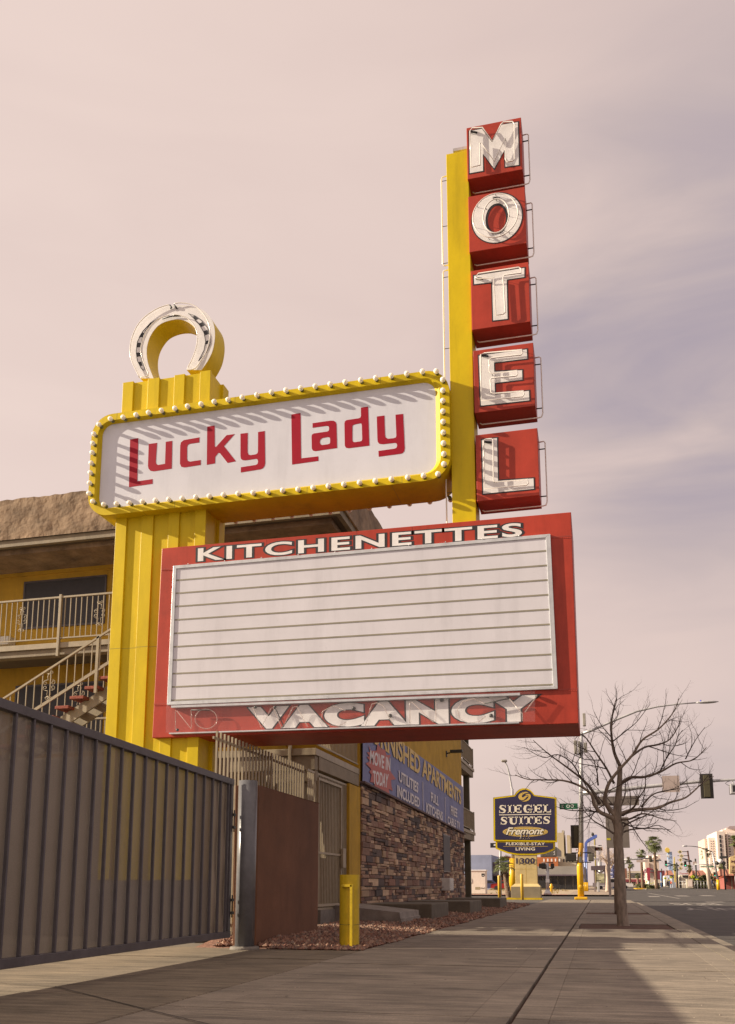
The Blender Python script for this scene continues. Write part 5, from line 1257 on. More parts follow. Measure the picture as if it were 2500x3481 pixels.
m.tube([P(1285,1138,YT), P(1285,1160,YT)], .03, 5)
part('signal_bracket', m, dkmet, ts)
a = P(1363, 1182, YT-.3); b = P(1398, 1245, YT-.3); part('push_button', M().box(a.x, b.x, YT-.45, YT-.3, b.z, a.z), mat('button_grey', (.16, .155, .14), .5, .1, 4), ts, bevel=.02)
# equipment cans near the top of the pole
eq = mat('weathered_box', (.32, .30, .26), .6, .15, 4)
for (x0, y0, x1, y1) in ((511,445,537,535), (541,450,556,530), (580,460,606,525), (572,258,596,342)):
    a = T4(x0, y0, YT-.1); b = T4(x1, y1, YT-.1); part('equipment_box', M().box(a.x, b.x, YT-.35, YT+.1, b.z, a.z), eq, ts, bevel=.02)
m = M(); rn = random.Random(4)
for k in range(7): m.tube([T4(515+k*13, 445, YT-.2), T4(520+k*12, 500+rn.uniform(0, 40), YT-.25), T4(535+rn.uniform(-10, 25), 545, YT-.2), T4(560, 530, YT)], .018, 4)
part('cable', m, dkmet, ts)
# ================================================================== other poles by the corner
lamp = thing('street_lamp', 'grey street lamp with curved neck rising behind the navy monument sign', 'street lamp', (P(625, 1480, 92).x, 92, zg(92)))
YL = 92.
m = M(); m.tube([P(x, y, YL) for x, y in ((625,490),(622,435),(610,360),(592,260),(570,180),(545,130),(520,115))], [.13,.10,.09,.08,.075,.07,.06], 8); part('neck', m, galv, lamp)
a = P(505, 98, YL); b = P(570, 132, YL); part('lamp_head', M().box(a.x, b.x, YL-.4, YL+.3, b.z, a.z-.1), eq, lamp, bevel=.12)
part('pole', M().tube([P(632, 1200, YL), P(625, 430, YL)], [.2, .14], 12), galv, lamp)
part('lower_pole', M().tube([(P(632,1500,YL).x, YL, zg(YL)), P(632, 1200, YL)], [.4, .36], 14), sgy, lamp)
ow = thing('one_way_sign', 'small black one way sign on a thin grey pole left of the monument sign', 'sign', (P(490, 1400, 80).x, 80, zg(80)))
p = P(492, 1040, 80); q = P(386, 1082, 80); r_ = P(470, 1028, 80)
part('pole', M().tube([(P(489,1400,80).x, 80, zg(80)), (P(495,1100,80).x, 80, P(495,1040,80).z)], .11, 8), galv, ow)
o = part('sign_plate', M().box(q.x, q.x+2.8, 79.8, 79.85, q.z, r_.z), black, ow)
part('arrow', M().box(q.x+.3, q.x+2.5, 79.78, 79.8, q.z+.3, r_.z-.25), white, o)
part('lettering', text_on('ONE WAY', Vector((q.x+.45, 79.77, r_.z-.38)), Vector((q.x+2.3, 79.77, r_.z-.38)), Vector((q.x+2.3, 79.77, q.z+.42)), Vector((q.x+.45, 79.77, q.z+.42)), offset=.03), black, o)
pd = thing('pedestrian_signal', 'short grey post with two dark pedestrian signals across the side street', 'pedestrian signal', (P(1018, 1580, 93).x, 93, zg(93)))
Yp = 93.
part('pole', M().tube([(P(1018,1580,Yp).x, Yp, zg(Yp)), (P(1015,1260,Yp).x, Yp, P(1015,1250,Yp).z)], [.17, .14], 10), galv, pd)
part('base', M().tube([(P(1018,1580,Yp).x, Yp, zg(Yp)), (P(1018,1580,Yp).x, Yp, zg(Yp)+.25), (P(1018,1580,Yp).x, Yp, zg(Yp)+.5)], [.42, .3, .18], 10), galv, pd)
for x0, x1 in ((920, 998), (1050, 1092)):
    a = P(x0, 1255, Yp); b = P(x1, 1308, Yp); part('signal_head', M().box(a.x, b.x, Yp-.3, Yp+.3, b.z, a.z), dkg, pd, bevel=.06)
a = P(997, 1425, Yp); b = P(1040, 1465, Yp); part('button_sign', M().box(a.x, b.x, Yp-.25, Yp-.18, b.z, a.z), white, pd)
m = M(); m.tube([P(950,1248,Yp), P(1080,1246,Yp)], .05, 5).tube([P(950,1312,Yp), P(1080,1312,Yp)], .05, 5); part('bracket', m, dkmet, pd)
bs = thing('road_sign', 'big grey back of a road sign on a post behind the street trees', 'sign', (T4(735, 1490, 85).x, 85, zg(85)))
rearsign(730, 975, 900, 1185, 85, bs, 'sign_plate')
a = T4(737, 985, 85.1); part('post', M().box(a.x-.07, a.x+.14, 85.05, 85.2, zg(85), a.z+.2), mat('post_brown', (.13, .10, .10), .6, .1, 3), bs)
a = T4(740, 1118, 84.9); b = T4(766, 1131, 84.9); part('sticker', M().box(a.x, b.x, 84.985, 84.995, b.z, a.z), mat('sticker_yellow', (.55, .5, .02), .5, .3, 9), bs)
uc = thing('utility_cabinet', 'white metal utility cabinet with a small shield badge left of the thin palm', 'cabinet', (P(248, 1565, 98).x, 98, zg(98)))
Yc = 98.; a = P(155, 1338, Yc); b = P(330, 1565, Yc)
cab = part('cabinet', M().box(a.x, b.x, Yc, Yc+1.6, zg(Yc)+.02, a.z), pinkw, uc, bevel=.02)
part('roof', M().box(a.x-.06, b.x+.12, Yc-.08, Yc+1.7, a.z+.001, a.z+.12), white, uc, bevel=.02)
part('vent', M().box(P(215,1510,Yc).x, P(270,1510,Yc).x, Yc-.012, Yc-.002, P(0,1545,Yc).z, P(0,1515,Yc).z), tan, uc)
m = M(); m.prism([P(x, y, Yc-.01) for x, y in ((286,1366),(318,1366),(320,1385),(312,1402),(290,1402),(284,1385))], (0, .006, 0)); part('badge', m, black, uc)
part('badge', M().box(P(298,1380,Yc).x, P(308,1380,Yc).x, Yc-.02, Yc-.012, P(0,1394,Yc).z, P(0,1384,Yc).z), white, uc)
m = M(); m.tube([P(x, y, Yc-.01) for x, y in ((165,1480),(170,1465),(180,1475),(185,1455),(178,1425))], .02, 4); m.tube([P(x, y, Yc-.01) for x, y in ((275,1530),(290,1524),(300,1532),(322,1524))], .03, 4); part('graffiti', m, black, uc)
# ================================================================== far left: buildings across the side street
def bld(name, label, x0, x1, ytop, Y, depth, m_, c=sx, cat='building', roof=None, z0=None):
    """box building given by photo columns (crop coordinates) at distance Y; returns thing, x0, x1, ztop"""
    a = AY(*c([(x0, ytop)])[0], Y); b = AY(*c([(x1, ytop)])[0], Y)
    t = thing(name, label, cat, ((a.x+b.x)/2, Y, 0 if z0 is None else z0))
    part('wall', M().box(a.x, b.x, Y, Y+depth, 0, a.z), m_, t)
    return t, a.x, b.x, a.z
def wins(t, x0, x1, z0, z1, Y, nx_, nz_, fw=.55, fh=.55, mt=None, name='window', limit=90):
    n = 0
    dx_ = (x1-x0)/nx_; dz_ = (z1-z0)/nz_
    if nx_*nz_ > limit:
        m = M()
        for i in range(nx_):
            for j in range(nz_): m.box(x0+dx_*(i+.5-fw/2), x0+dx_*(i+.5+fw/2), Y-.06, Y+.1, z0+dz_*(j+.5-fh/2), z0+dz_*(j+.5+fh/2))
        o = part(name, m, mt or glass, t); o['kind'] = 'stuff'; return
    for i in range(nx_):
        for j in range(nz_):
            part(name, M().box(x0+dx_*(i+.5-fw/2), x0+dx_*(i+.5+fw/2), Y-.06, Y+.1, z0+dz_*(j+.5-fh/2), z0+dz_*(j+.5+fh/2)), mt or glass, t)
glass = mat('dark_glass', (.03, .03, .035), .2, .2, 2)
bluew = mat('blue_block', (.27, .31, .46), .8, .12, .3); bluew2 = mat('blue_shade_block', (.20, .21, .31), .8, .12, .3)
greyb = mat('grey_block', (.32, .30, .27), .8, .12, .3); purp = mat('purple_trim', (.12, .09, .12), .7, .1, 1)
Yb = 150.
t, x0, x1, z1 = bld('warehouse', 'pale blue block warehouse left of the palm, behind the white cabinet', -250, 395, 1165, Yb, 30, bluew)
t, x0, x1, z1 = bld('shop_building', 'long low grey block shop with dark glazed front and purple trim behind the monument sign', 397, 1420, 1290, Yb+2, 26, greyb)
part('fascia', M().box(x0, x1, Yb+1.0, Yb+2, P(0,1395,Yb).z, P(0,1380,Yb).z), purp, t)
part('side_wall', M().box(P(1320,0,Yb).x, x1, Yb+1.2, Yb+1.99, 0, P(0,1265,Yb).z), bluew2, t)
for i in range(12):
    a = x0+(P(1320,0,Yb).x-x0)*i/12; b = x0+(P(1320,0,Yb).x-x0)*(i+1)/12
    part('shop_window', M().box(a+.1, b-.1, Yb+1.7, Yb+1.99, zg(Yb), P(0,1398,Yb).z), glass, t)
part('awning_wall', M().box(x0, P(400,0,Yb).x+3, Yb+1.5, Yb+1.99, P(0,1290,Yb).z, P(0,1240,Yb).z), purp, t)
oran = mat('orange_stucco', (.42, .14, .05), .8, .1, .5); paleb = mat('pale_stucco', (.42, .38, .30), .8, .1, .4)
t, x0, x1, z1 = bld('apartment_building', 'orange and cream apartment block peeking out right of the monument sign column', 900, 1130, 1185, 260, 30, oran)
wins(t, P(915,0,260).x, P(1125,0,260).x, P(0,1250,260).z, P(0,1200,260).z, 260, 5, 1, .35, .6, white)
t, x0, x1, z1 = bld('apartment_building', 'pale cream low block with small windows between the orange block and the yellow pole', 1112, 1330, 1180, 262, 30, paleb)
wins(t, P(1135,0,262).x, P(1260,0,262).x, P(0,1255,262).z, P(0,1205,262).z, 262, 4, 1, .4, .7)
darkb = mat('dark_panel', (.085, .085, .09), .5, .15, .2)
t, x0, x1, z1 = bld('office_building', 'dark slatted building with white letters LA behind the monument sign', 935, 1117, 1075, 480, 60, darkb)
for i in range(9): part('floor_band', M().box(x0, x1, 479.6, 480, P(0,1085+i*12,480).z, P(0,1082+i*12,480).z), eq, t)
part('lettering', text_on('LA', *[P(x, y, 479.4) for x, y in ((1083,1160),(1083,1115),(1098,1115),(1098,1160))], offset=.02), white, t)
brk = mat('brown_block', (.20, .09, .06), .8, .1, .3)
t, x0, x1, z1 = bld('shop_building', 'low brown flat roofed building behind the palm', 440, 655, 1190, 200, 20, brk)
part('parapet', M().box(x0, x1, 199.5, 200, z1-.6, z1+.2), mat('red_cornice', (.33, .06, .05), .7, .1, 1), t)
twr = mat('tower_tan', (.52, .44, .30), .8, .06, .02)
t, x0, x1, z1 = bld('tower_block', 'plain tan high-rise tower with a stepped top right of the monument sign', 1125, 1193, 915, 700, 40, twr)
part('wall', M().box(P(1193,0,700).x, P(1227,0,700).x, 700, 740, 0, P(0,958,700).z), twr, t)
part('roof_plant', M().box(P(1140,0,700).x, P(1165,0,700).x, 702, 715, z1, P(0,903,700).z), paleb, t)
# blue neon arm sign and display behind the signal
Ya_ = 170.
cl = crop(1850, 2700, 5.43)
def Q(x, y, Y): q = cl([(x, y)])[0]; return AY(q[0], q[1], Y)
neo = thing('roadside_sign', 'tall blue sign pylon with a kinked arm sweeping up right behind the signal pole', 'sign', (Q(780,1700,Ya_).x, Ya_, zg(Ya_)))
m = M(); m.prism([Q(x, y, Ya_) for x, y in ((745,1000),(750,900),(790,840),(945,745),(980,745),(982,790),(840,870),(800,900),(795,1000),(810,1700),(750,1700))], (0, 1.5, 0)); part('pylon', m, mat('neon_blue', (.10, .16, .50), .4, .25, 2.5), neo)
m = M()
for x in (756, 786): m.tube([Q(x, 1250, Ya_-.1), Q(x+4, 1640, Ya_-.1)], .12, 5)
part('neon_tube', m, mat('pale_blue', (.45, .55, .85), .3, .05, 3), neo)
ds = thing('display_sign', 'white framed open sign structure behind the signal pole, left of the white tree', 'sign', (Q(900,1300,175).x, 175, zg(175)))
Yd = 175.; a = Q(575, 945, Yd); b = Q(1075, 1210, Yd)
part('frame', M().box(a.x, b.x, Yd, Yd+.5, Q(0,965,Yd).z, a.z).box(a.x, b.x, Yd, Yd+.5, b.z, Q(0,1190,Yd).z).box(b.x-.6, b.x, Yd, Yd+.5, b.z, a.z), white, ds)
for i in range(6):
    u = a.x+(b.x-a.x)*(.62+i*.06); part('letter_bar', M().box(u, u+.5, Yd, Yd+.4, Q(0,1050,Yd).z, Q(0,985,Yd).z), mat('rust_red', (.30, .09, .05), .6, .2, 3), ds)
part('panel', M().box(Q(735,0,Yd).x, Q(895,0,Yd).x, Yd-.3, Yd-.1, Q(0,1165,Yd).z, Q(0,970,Yd).z), mat('sign_back_metal', (.2, .17, .15)), ds)
part('panel', M().box(Q(575,0,Yd).x, Q(630,0,Yd).x, Yd-.3, Yd-.1, Q(0,1060,Yd).z, Q(0,1005,Yd).z), white, ds)
part('lettering', text_on('P', *[Q(x, y, Yd-.32) for x, y in ((590,1010),(620,1010),(620,1050),(590,1050))], offset=.04), mat('rust_red', (.3, .09, .05)), ds)
for x in (640, 975): part('post', M().cyl(Q(x,0,Yd).x, Yd+.3, 0, b.z+.2, .35, n=8), galv, ds)
gl2 = thing('street_lamp', 'ornate acorn street lamp rising above the blue kinked sign arm', 'street lamp', (Q(895,1000,180).x, 180, 0), 'ornate lamp posts downtown')
part('pole', M().cyl(Q(898,0,180).x, 180, 0, Q(0,760,180).z, .16, n=6), mat('lamp_olive', (.25, .2, .05), .5, .1, 3), gl2); m = M(); m.ball(tuple(Q(897, 738, 180)), .28, n=8, m=6, sz=1.3); part('lantern', m, dkmet, gl2)
# bus shelter
sh = thing('bus_shelter', 'grey steel bus shelter with sloping canopy and lit advert panel left of the white tree', 'bus shelter', (Q(970,1700,120).x, 120, zg(120)))
Yh = 120.
part('canopy', M().hexa([Q(865,1325,Yh), Q(1180,1310,Yh), Q(1100,1398,Yh), Q(868,1400,Yh)], [p+Vector((0, 2.5, 0)) for p in (Q(865,1325,Yh), Q(1180,1310,Yh), Q(1100,1398,Yh), Q(868,1400,Yh))]), mat('canopy_plum', (.10, .075, .085), .5, .1, 2), sh)
for x in (868, 1060): part('post', M().box(Q(x-14,0,Yh).x, Q(x+14,0,Yh).x, Yh+.2, Yh+.4, zg(Yh), Q(0,1340,Yh).z), mat('shelter_grey', (.22, .18, .18), .5, .1, 3), sh)
part('advert_panel', M().box(Q(905,0,Yh).x, Q(1045,0,Yh).x, Yh+.1, Yh+.25, Q(0,1640,Yh).z, Q(0,1465,Yh).z), mat('advert', (.42, .40, .25), .4, .5, 1.5), sh)
part('seat', M().box(Q(890,0,Yh).x, Q(1040,0,Yh).x, Yh-.5, Yh, Q(0,1690,Yh).z, Q(0,1675,Yh).z), galv, sh)
part('brace', M().tube([Q(1040,1455,Yh+.3), Q(1130,1395,Yh+.3)], .1, 6).tube([Q(1040,1455,Yh+.3), Q(960,1410,Yh+.3)], .1, 6), MATS['shelter_grey'], sh)
bin_ = thing('litter_bin', 'slim grey litter bin at the front of the bus shelter', 'bin', (Q(930,1700,117).x, 117, zg(117)))
Yn = 117.; part('body', M().box(Q(905,0,Yn).x, Q(955,0,Yn).x, Yn, Yn+.7, zg(Yn), Q(0,1610,Yn).z), galv, bin_, bevel=.05); part('lid', M().box(Q(890,0,Yn).x, Q(985,0,Yn).x, Yn-.1, Yn+.8, Q(0,1600,Yn).z, Q(0,1585,Yn).z), dkmet, bin_)
# white barked bare tree
bw = mat('pale_bark', (.50, .40, .33), .8, .15, 4)
wt = thing('bare_tree', 'pale barked leafless tree with fine rounded crown beside the bus shelter', 'tree', (Q(1180,1790,100).x, 100, zg(100)))
Tw = Tree(wt, 100., 33)
for tp in ([(1180,1800),(1178,1650),(1172,1500),(1155,1380),(1160,1280)],[(1182,1650),(1195,1480),(1235,1350),(1270,1290)]):
    line, rad = Tw.branch([Q(x, y, 100.) for x, y in tp], .30 if tp[0][1] == 1800 else .14, .07); part('trunk', M().tube(line, rad, 10), bw, wt)
rn = random.Random(6)
for k in range(18):
    a0 = rn.uniform(-1.35, 1.35); ln_ = rn.uniform(190, 330); bx0, by0 = (1160, 1300) if k % 2 else (1250, 1320)
    pts = [(bx0+math.sin(a0)*ln_*t*(.75), by0-math.cos(a0*.8)*ln_*t) for t in (0, .35, .7, 1)]
    q = [Q(x, y, 100+rn.uniform(-2, 2)*i/3) for i, (x, y) in enumerate(pts)]; line, rad = Tw.branch(q, .07, .02); Tw.tw.tube(line, rad, 4); Tw.twigs(line, [.03]*len(line), 2.4, 2, .42)
Tw.tw.v = Tw.tw.v; part('crown', Tw.tw, bw, wt)
# cars
def car(x, Y, z, L_, W_, H_, col, label, ang=0., pickup=False):
    t = thing('pickup_truck' if pickup else 'parked_car', label, 'car', (x, Y, z)); s = L_/2
    prof = [(-s,.35),(-s,.85),(-s*.85,.95),(-s*.62,1.0),(-s*.45,H_),(s*.1,H_),(s*.38,1.0),(s*.85,.9),(s,.75),(s,.35)] if not pickup else [(-s,.45),(-s,1.05),(-s*.15,1.08),(-s*.12,H_),(s*.28,H_),(s*.45,1.15),(s*.95,1.05),(s,.8),(s,.45)]
    m = M(); m.prism([(x+a, Y-W_/2, z+b) for a, b in prof], (0, W_, 0)); part('body', m, col, t, bevel=.06)
    for a in (-s*.62, s*.62):
        for yy in (Y-W_/2-.02, Y+W_/2-.2): m = M(); m.tube([(x+a, yy, z+.33), (x+a, yy+.22, z+.33)], .33, 14); part('wheel', m, black, t)
    gw = [(-s*.55,1.02),(-s*.43,H_-.08),(s*.08,H_-.08),(s*.3,1.02)] if not pickup else [(-s*.10,1.12),(-s*.09,H_-.08),(s*.25,H_-.08),(s*.40,1.15)]
    m = M(); m.prism([(x+a, Y-W_/2-.012, z+b) for a, b in gw], (0, .01, 0)); part('side_window', m, glass, t)
    m = M(); m.box(x-s-.02, x-s+.02, Y-W_/2+.05, Y-W_/2+.3, z+.65, z+.8); part('tail_light', m, mat('tail_red', (.4, .02, .02), .3, 0), t)
cpb = mat('car_blue', (.06, .07, .16), .25, .02, 1); cpr = mat('car_red', (.30, .02, .02), .25, .02, 1); cpd = mat('car_dark', (.03, .03, .035), .2, .02, 1)
Yk = 143.
car(P(355,0,Yk).x, Yk, zg(Yk), 4.3, 1.8, 1.45, cpb, 'blue car parked by the warehouse behind the white cabinet')
car(P(520,0,Yk-3).x, Yk-3, zg(Yk-3), 4.4, 1.8, 1.4, cpr, 'red car parked behind the palm')
car(P(950,0,Yk+2).x, Yk+2, zg(Yk+2), 4.4, 1.8, 1.4, cpd, 'dark car in front of the glazed shop, left of the pedestrian signal')
pkx = Q(1270, 1700, 165).x
car(pkx, 165, zg(165), 6.6, 2.0, 1.8, mat('car_white', (.7, .66, .63), .3, .03, 1), 'white pickup truck crossing behind the street tree trunk', 0, True)
fh = thing('fire_hydrant', 'small orange yellow fire hydrant on the dry lot', 'fire hydrant', (Q(135,1700,115).x, 115, zg(115)))
hx = Q(135, 1700, 115).x
part('barrel', M().tube([(hx, 115, zg(115)), (hx, 115, zg(115)+.7), (hx, 115, zg(115)+.9), (hx, 115, zg(115)+1.0)], [.16, .14, .16, .05], 10), sgy, fh); part('outlet', M().tube([(hx-.24, 115, zg(115)+.6), (hx+.24, 115, zg(115)+.6)], .08, 8), sgy, fh)
for x, nm in ((745, 'left'), (775, 'middle'), (800, 'right')):
    q = Q(x, 1650, 125); tag(part('bollard', M().cyl(q.x, 125, zg(125)-.01, Q(x, 1625, 125).z, .12, .12, 10), sgy), 'pale yellow bollard left of the bus shelter, %s one of three' % nm, 'bollard', 'three yellow bollards by the shelter')
# blue truss structure right of the trunk
tr_ = thing('scaffold_tower', 'low dark blue steel lattice frame between the white tree and the street tree trunk', 'frame', (Q(1290,1650,230).x, 230, zg(230)))
Yq = 230.
for i in range(4):
    z0 = 1330+i*75; m = M(); m.tube([Q(1205, z0+75, Yq), Q(1400, z0, Yq)], .15, 5).tube([Q(1205, z0, Yq), Q(1400, z0+75, Yq)], .15, 5).tube([Q(1205, z0, Yq), Q(1400, z0, Yq)], .25, 5); part('truss', m, mat('truss_blue', (.06, .07, .18), .5, .1, 3), tr_)
for x in (1205, 1300, 1400): part('post', M().cyl(Q(x,0,Yq).x, Yq, 0, Q(0,1320,Yq).z, .2, n=6), MATS['truss_blue'], tr_)
# ================================================================== far right
def Z(x, y, Y): q = cz([(x, y)])[0]; return AY(q[0], q[1], Y)
def W(x, y, Y): q = cy_([(x, y)])[0]; return AY(q[0], q[1], Y)
def bz(name, label, x0, x1, yt, Y, dep, m_, f=Z, cat='building'):
    a = f(x0, yt, Y); b = f(x1, yt, Y); t = thing(name, label, cat, ((a.x+b.x)/2, Y, 0)); part('wall', M().box(a.x, b.x, Y, Y+dep, 0, a.z), m_, t); return t, a.x, b.x, a.z
wh = mat('hotel_white', (.70, .60, .54), .7, .05, .05); wh2 = mat('hotel_cream', (.62, .50, .42), .7, .06, .05); maroon = mat('maroon', (.20, .035, .05), .7, .1, .5)
cre = mat('cream_wall', (.62, .54, .44), .8, .08, .3)
t, x0, x1, z1 = bz('casino_building', 'wide white building with stepped roof behind the palms', 640, 960, 1165, 620, 60, wh2)
part('roof_plant', M().box(Z(660,0,620).x, Z(710,0,620).x, 625, 650, z1, Z(0,1085,620).z).box(Z(800,0,620).x, Z(840,0,620).x, 625, 650, z1, Z(0,1075,620).z).box(Z(885,0,620).x, Z(950,0,620).x, 625, 650, z1, Z(0,1070,620).z), wh, t)
part('dark_band', M().box(Z(680,0,620).x, Z(950,0,620).x, 619.5, 620, Z(0,1220,620).z, Z(0,1190,620).z), darkb, t)
for i in range(7): part('window', M().box(Z(665,0,620).x, Z(690,0,620).x, 619.5, 620, Z(0,1290+i*25,620).z, Z(0,1275+i*25,620).z), brk, t)
t, x0, x1, z1 = bz('parking_garage', 'long pale parking garage with dark floor openings at the end of the street', 150, 700, 1450, 560, 50, cre)
for i in range(3): part('floor_opening', M().box(x0+2, x1-2, 559.5, 560, Z(0,1520+i*50,560).z, Z(0,1500+i*50,560).z), darkb, t)
t, x0, x1, z1 = bz('shop_building', 'maroon low building behind the median palms', 660, 1100, 1440, 430, 30, maroon)
t, x0, x1, z1 = bz('shop_building', 'brick red small block beside the street tree trunk', 150, 215, 1385, 420, 30, brk)
t, x0, x1, z1 = bz('shop_building', 'pale pink low shop row at street level beyond the median', 160, 660, 1620, 400, 20, cre)
wins(t, x0, x1, zg(400), z1-.5, 400, 12, 1, .5, .7)
part('awning', M().box(x0, x1, 398.5, 400, z1-1.5, z1-.4), maroon, t)
t, x0, x1, z1 = bz('restaurant', 'cream building with arched entrance left of the tallest palm', 690, 840, 1490, 380, 20, cre)
part('canopy', M().box(Z(695,0,379).x, Z(835,0,379).x, 376, 380, Z(0,1470,379).z, Z(0,1435,379).z), darkb, t)
part('arch', M().tube([(Z(740,1530,379).x+2.2*math.cos(a/10*3.1416), 379.5, Z(740,1530,379).z+2.2*math.sin(a/10*3.1416)) for a in range(11)], .35, 6), maroon, t)
t, x0, x1, z1 = bz('shop_building', 'white low building behind the blue motel sign', 920, 1420, 1650, 330, 18, cre)
wins(t, x0, x1, zg(330), z1-.8, 330, 9, 1, .5, .6)
for y_, xx in ((1560, 1010),):
    t2 = thing('pillar', 'small white rounded pillar left of the blue motel sign', 'pillar', (Z(xx,0,300).x, 300, zg(300))); part('shaft', M().box(Z(985,0,300).x, Z(1035,0,300).x, 300, 303, zg(300), Z(0,1560,300).z), white, t2, bevel=.3)
# vertical motel signs
vs_ = thing('vertical_sign', 'tall pale blue sign spelling MOTEL downwards with a yellow sun on top', 'sign', (Z(1165,0,300).x, 300, zg(300)))
pb2 = mat('sky_blue_sign', (.38, .50, .72), .5, .08, .3)
part('panel', M().box(Z(1108,0,300).x, Z(1215,0,300).x, 300, 302.5, Z(0,1620,300).z, Z(0,1010,300).z), pb2, vs_)
for x in (1120, 1200): part('post', M().cyl(Z(x,0,300).x, 301, zg(300), Z(0,1620,300).z+.1, .3, n=6), galv, vs_)
for ch_, ya, yb3 in (('M',1065,1140),('O',1180,1250),('T',1285,1370),('E',1400,1470),('L',1490,1580)):
    part('letter', text_on(ch_, *[Z(x, y, 299.8) for x, y in ((1132,ya),(1208,ya),(1208,yb3),(1132,yb3))], offset=.05), white, vs_)
m = M(); n = 16; c0 = Z(1165, 960, 299.5); m.prism([(c0.x+(.95 if i % 2 else .6)*6.6*.95/6.6*1.0*math.cos(i/n*math.pi), 299.5, c0.z+(.95 if i % 2 else .6)*math.sin(i/n*math.pi)) for i in range(2*n)], (0, .6, 0)); part('sun', m, mat('sun_yellow', (.75, .55, .10), .5, .05, 1), vs_)
ms2 = thing('vertical_sign', 'maroon vertical sign with white letters MOTEL beside the thick palm', 'sign', (Z(642,0,250).x, 250, zg(250)))
part('panel', M().box(Z(612,0,250).x, Z(675,0,250).x, 250, 251, Z(0,1665,250).z, Z(0,1375,250).z), mat('crimson_sign', (.36, .04, .07), .5, .08, 1), ms2)
part('post', M().cyl(Z(640,0,250).x, 250.5, zg(250), Z(0,1660,250).z, .3, n=6), galv, ms2)
for ch_, ya in (('M',1382),('O',1440),('T',1500),('E',1560),('L',1618)): part('letter', text_on(ch_, *[Z(x, y, 249.9) for x, y in ((620,ya),(668,ya),(668,ya+44),(620,ya+44))], offset=.05), white, ms2)
ms3 = thing('vertical_sign', 'small distant red and white vertical hotel sign between two palms', 'sign', (Z(370,0,330).x, 330, zg(330)))
part('panel', M().box(Z(355,0,330).x, Z(390,0,330).x, 330, 331, Z(0,1780,330).z, Z(0,1600,330).z), mat('red_sign', (.42, .08, .08), .5, .1, 1), ms3)
for i in range(5): part('letter', M().box(Z(363,0,330).x, Z(382,0,330).x, 329.8, 329.95, Z(0,1636+i*34,330).z, Z(0,1612+i*34,330).z), white, ms3)
dm = thing('diamond_sign', 'five stacked yellow diamonds spelling MOTEL in black on a slim yellow post', 'sign', (W(100,0,230).x, 230, zg(230)))
dy_ = mat('diamond_cream', (.70, .60, .34), .5, .06, 1)
for ch_, x, y in (('M',222,1002),('O',258,1098),('T',233,1190),('E',262,1293),('L',240,1385)):
    m = M(); m.prism([W(x-58, y, 230), W(x, y-50, 230), W(x+58, y, 230), W(x, y+50, 230)], (0, .5, 0)); d1 = part('diamond', m, dy_, dm)
    part('letter', text_on(ch_, *[W(a, b, 229.9) for a, b in ((x-24,y-22),(x+24,y-22),(x+24,y+24),(x-24,y+24))], offset=.05), black, d1)
m = M(); m.prism([W(x, y, 230.6) for x, y in ((80,1115),(100,1120),(105,1300),(122,1710),(92,1710),(75,1300))], (0, .5, 0)); part('post', m, mat('post_yellow', (.60, .48, .12), .5, .08, 1), dm)
m = M()
for y in (998, 1092, 1192): m.tube([W(160, y, 230.3), W(425, y, 230.3)], .08, 5)
part('crossbar', m, dkmet, dm)
up = thing('utility_pole', 'brown wooden utility pole with crossarms right of the diamond sign', 'pole', (W(400,0,235).x, 235, zg(235))); part('pole', M().tube([(W(412,0,235).x, 235, zg(235)), W(398, 975, 235)], [.25, .2], 7), mat('wood_brown', (.10, .05, .045), .8, .1, 3), up)
m = M(); m.tube([W(265,1145,235), W(495,1215,235)], .13, 6); part('crossarm', m, dkmet, up)
# signals downtown
YS2 = 150.
m1_ = thing('traffic_signal', 'pale mast arm with two dark signal heads seen from behind, across the far junction', 'traffic signal', (Z(110,0,120).x, 120, zg(120)))
part('mast_arm', M().tube([Z(60,1190,120), Z(400,1170,120), Z(740,1150,120)], [.14,.11,.08], 8), galv, m1_); part('pole', M().cyl(Z(60,0,120).x, 120, zg(120), Z(0,1180,120).z, .2, n=8), galv, m1_)
head(Z(210,1120,120), Z(290,1270,120), 119.9, m1_, 'rear'); head(Z(735,1100,120), Z(808,1240,120), 119.9, m1_, 'rear')
part('sign_back', M().box(Z(378,0,120).x, Z(640,0,120).x, 119.7, 119.75, Z(0,1250,120).z, Z(0,1195,120).z), mat('pale_sign_back', (.4,.35,.3)), m1_)
g1_ = thing('traffic_signal', 'dark pole with a green traffic light in front of the blue motel sign', 'traffic signal', (Z(1310,0,200).x, 200, zg(200)))
part('pole', M().cyl(Z(1305,0,200).x, 200, zg(200), Z(0,1260,200).z, .16, n=8), dkmet, g1_); part('mast_arm', M().tube([Z(1300,1310,200), Z(1120,1350,200)], .1, 6).tube([Z(1300,1310,200), Z(1160,1265,200)], .1, 6), dkmet, g1_); head(Z(1098,1205,200), Z(1160,1330,200), 199.8, g1_, True, True)
g2_ = thing('traffic_signal', 'dark pole with a green traffic light right of the diamond sign', 'traffic signal', (W(510,0,200).x, 200, zg(200)))
part('pole', M().cyl(W(508,0,200).x, 200, zg(200), W(0,1165,200).z, .16, n=8), dkmet, g2_); part('mast_arm', M().tube([W(505,1230,200), W(350,1215,200)], .1, 6), dkmet, g2_); head(W(308,1222,200), W(376,1350,200), 199.8, g2_, True, True)
part('sign_back', M().box(W(443,0,200).x, W(530,0,200).x, 199.6, 199.7, W(0,1310,200).z, W(0,1235,200).z), mat('pale_sign_back', (.4,.35,.3)), g2_)
lp2 = thing('traffic_signal', 'grey signal pole with yellow foot, long curved lamp arm and green street name sign', 'traffic signal', (W(990,0,150).x, 150, zg(150)))
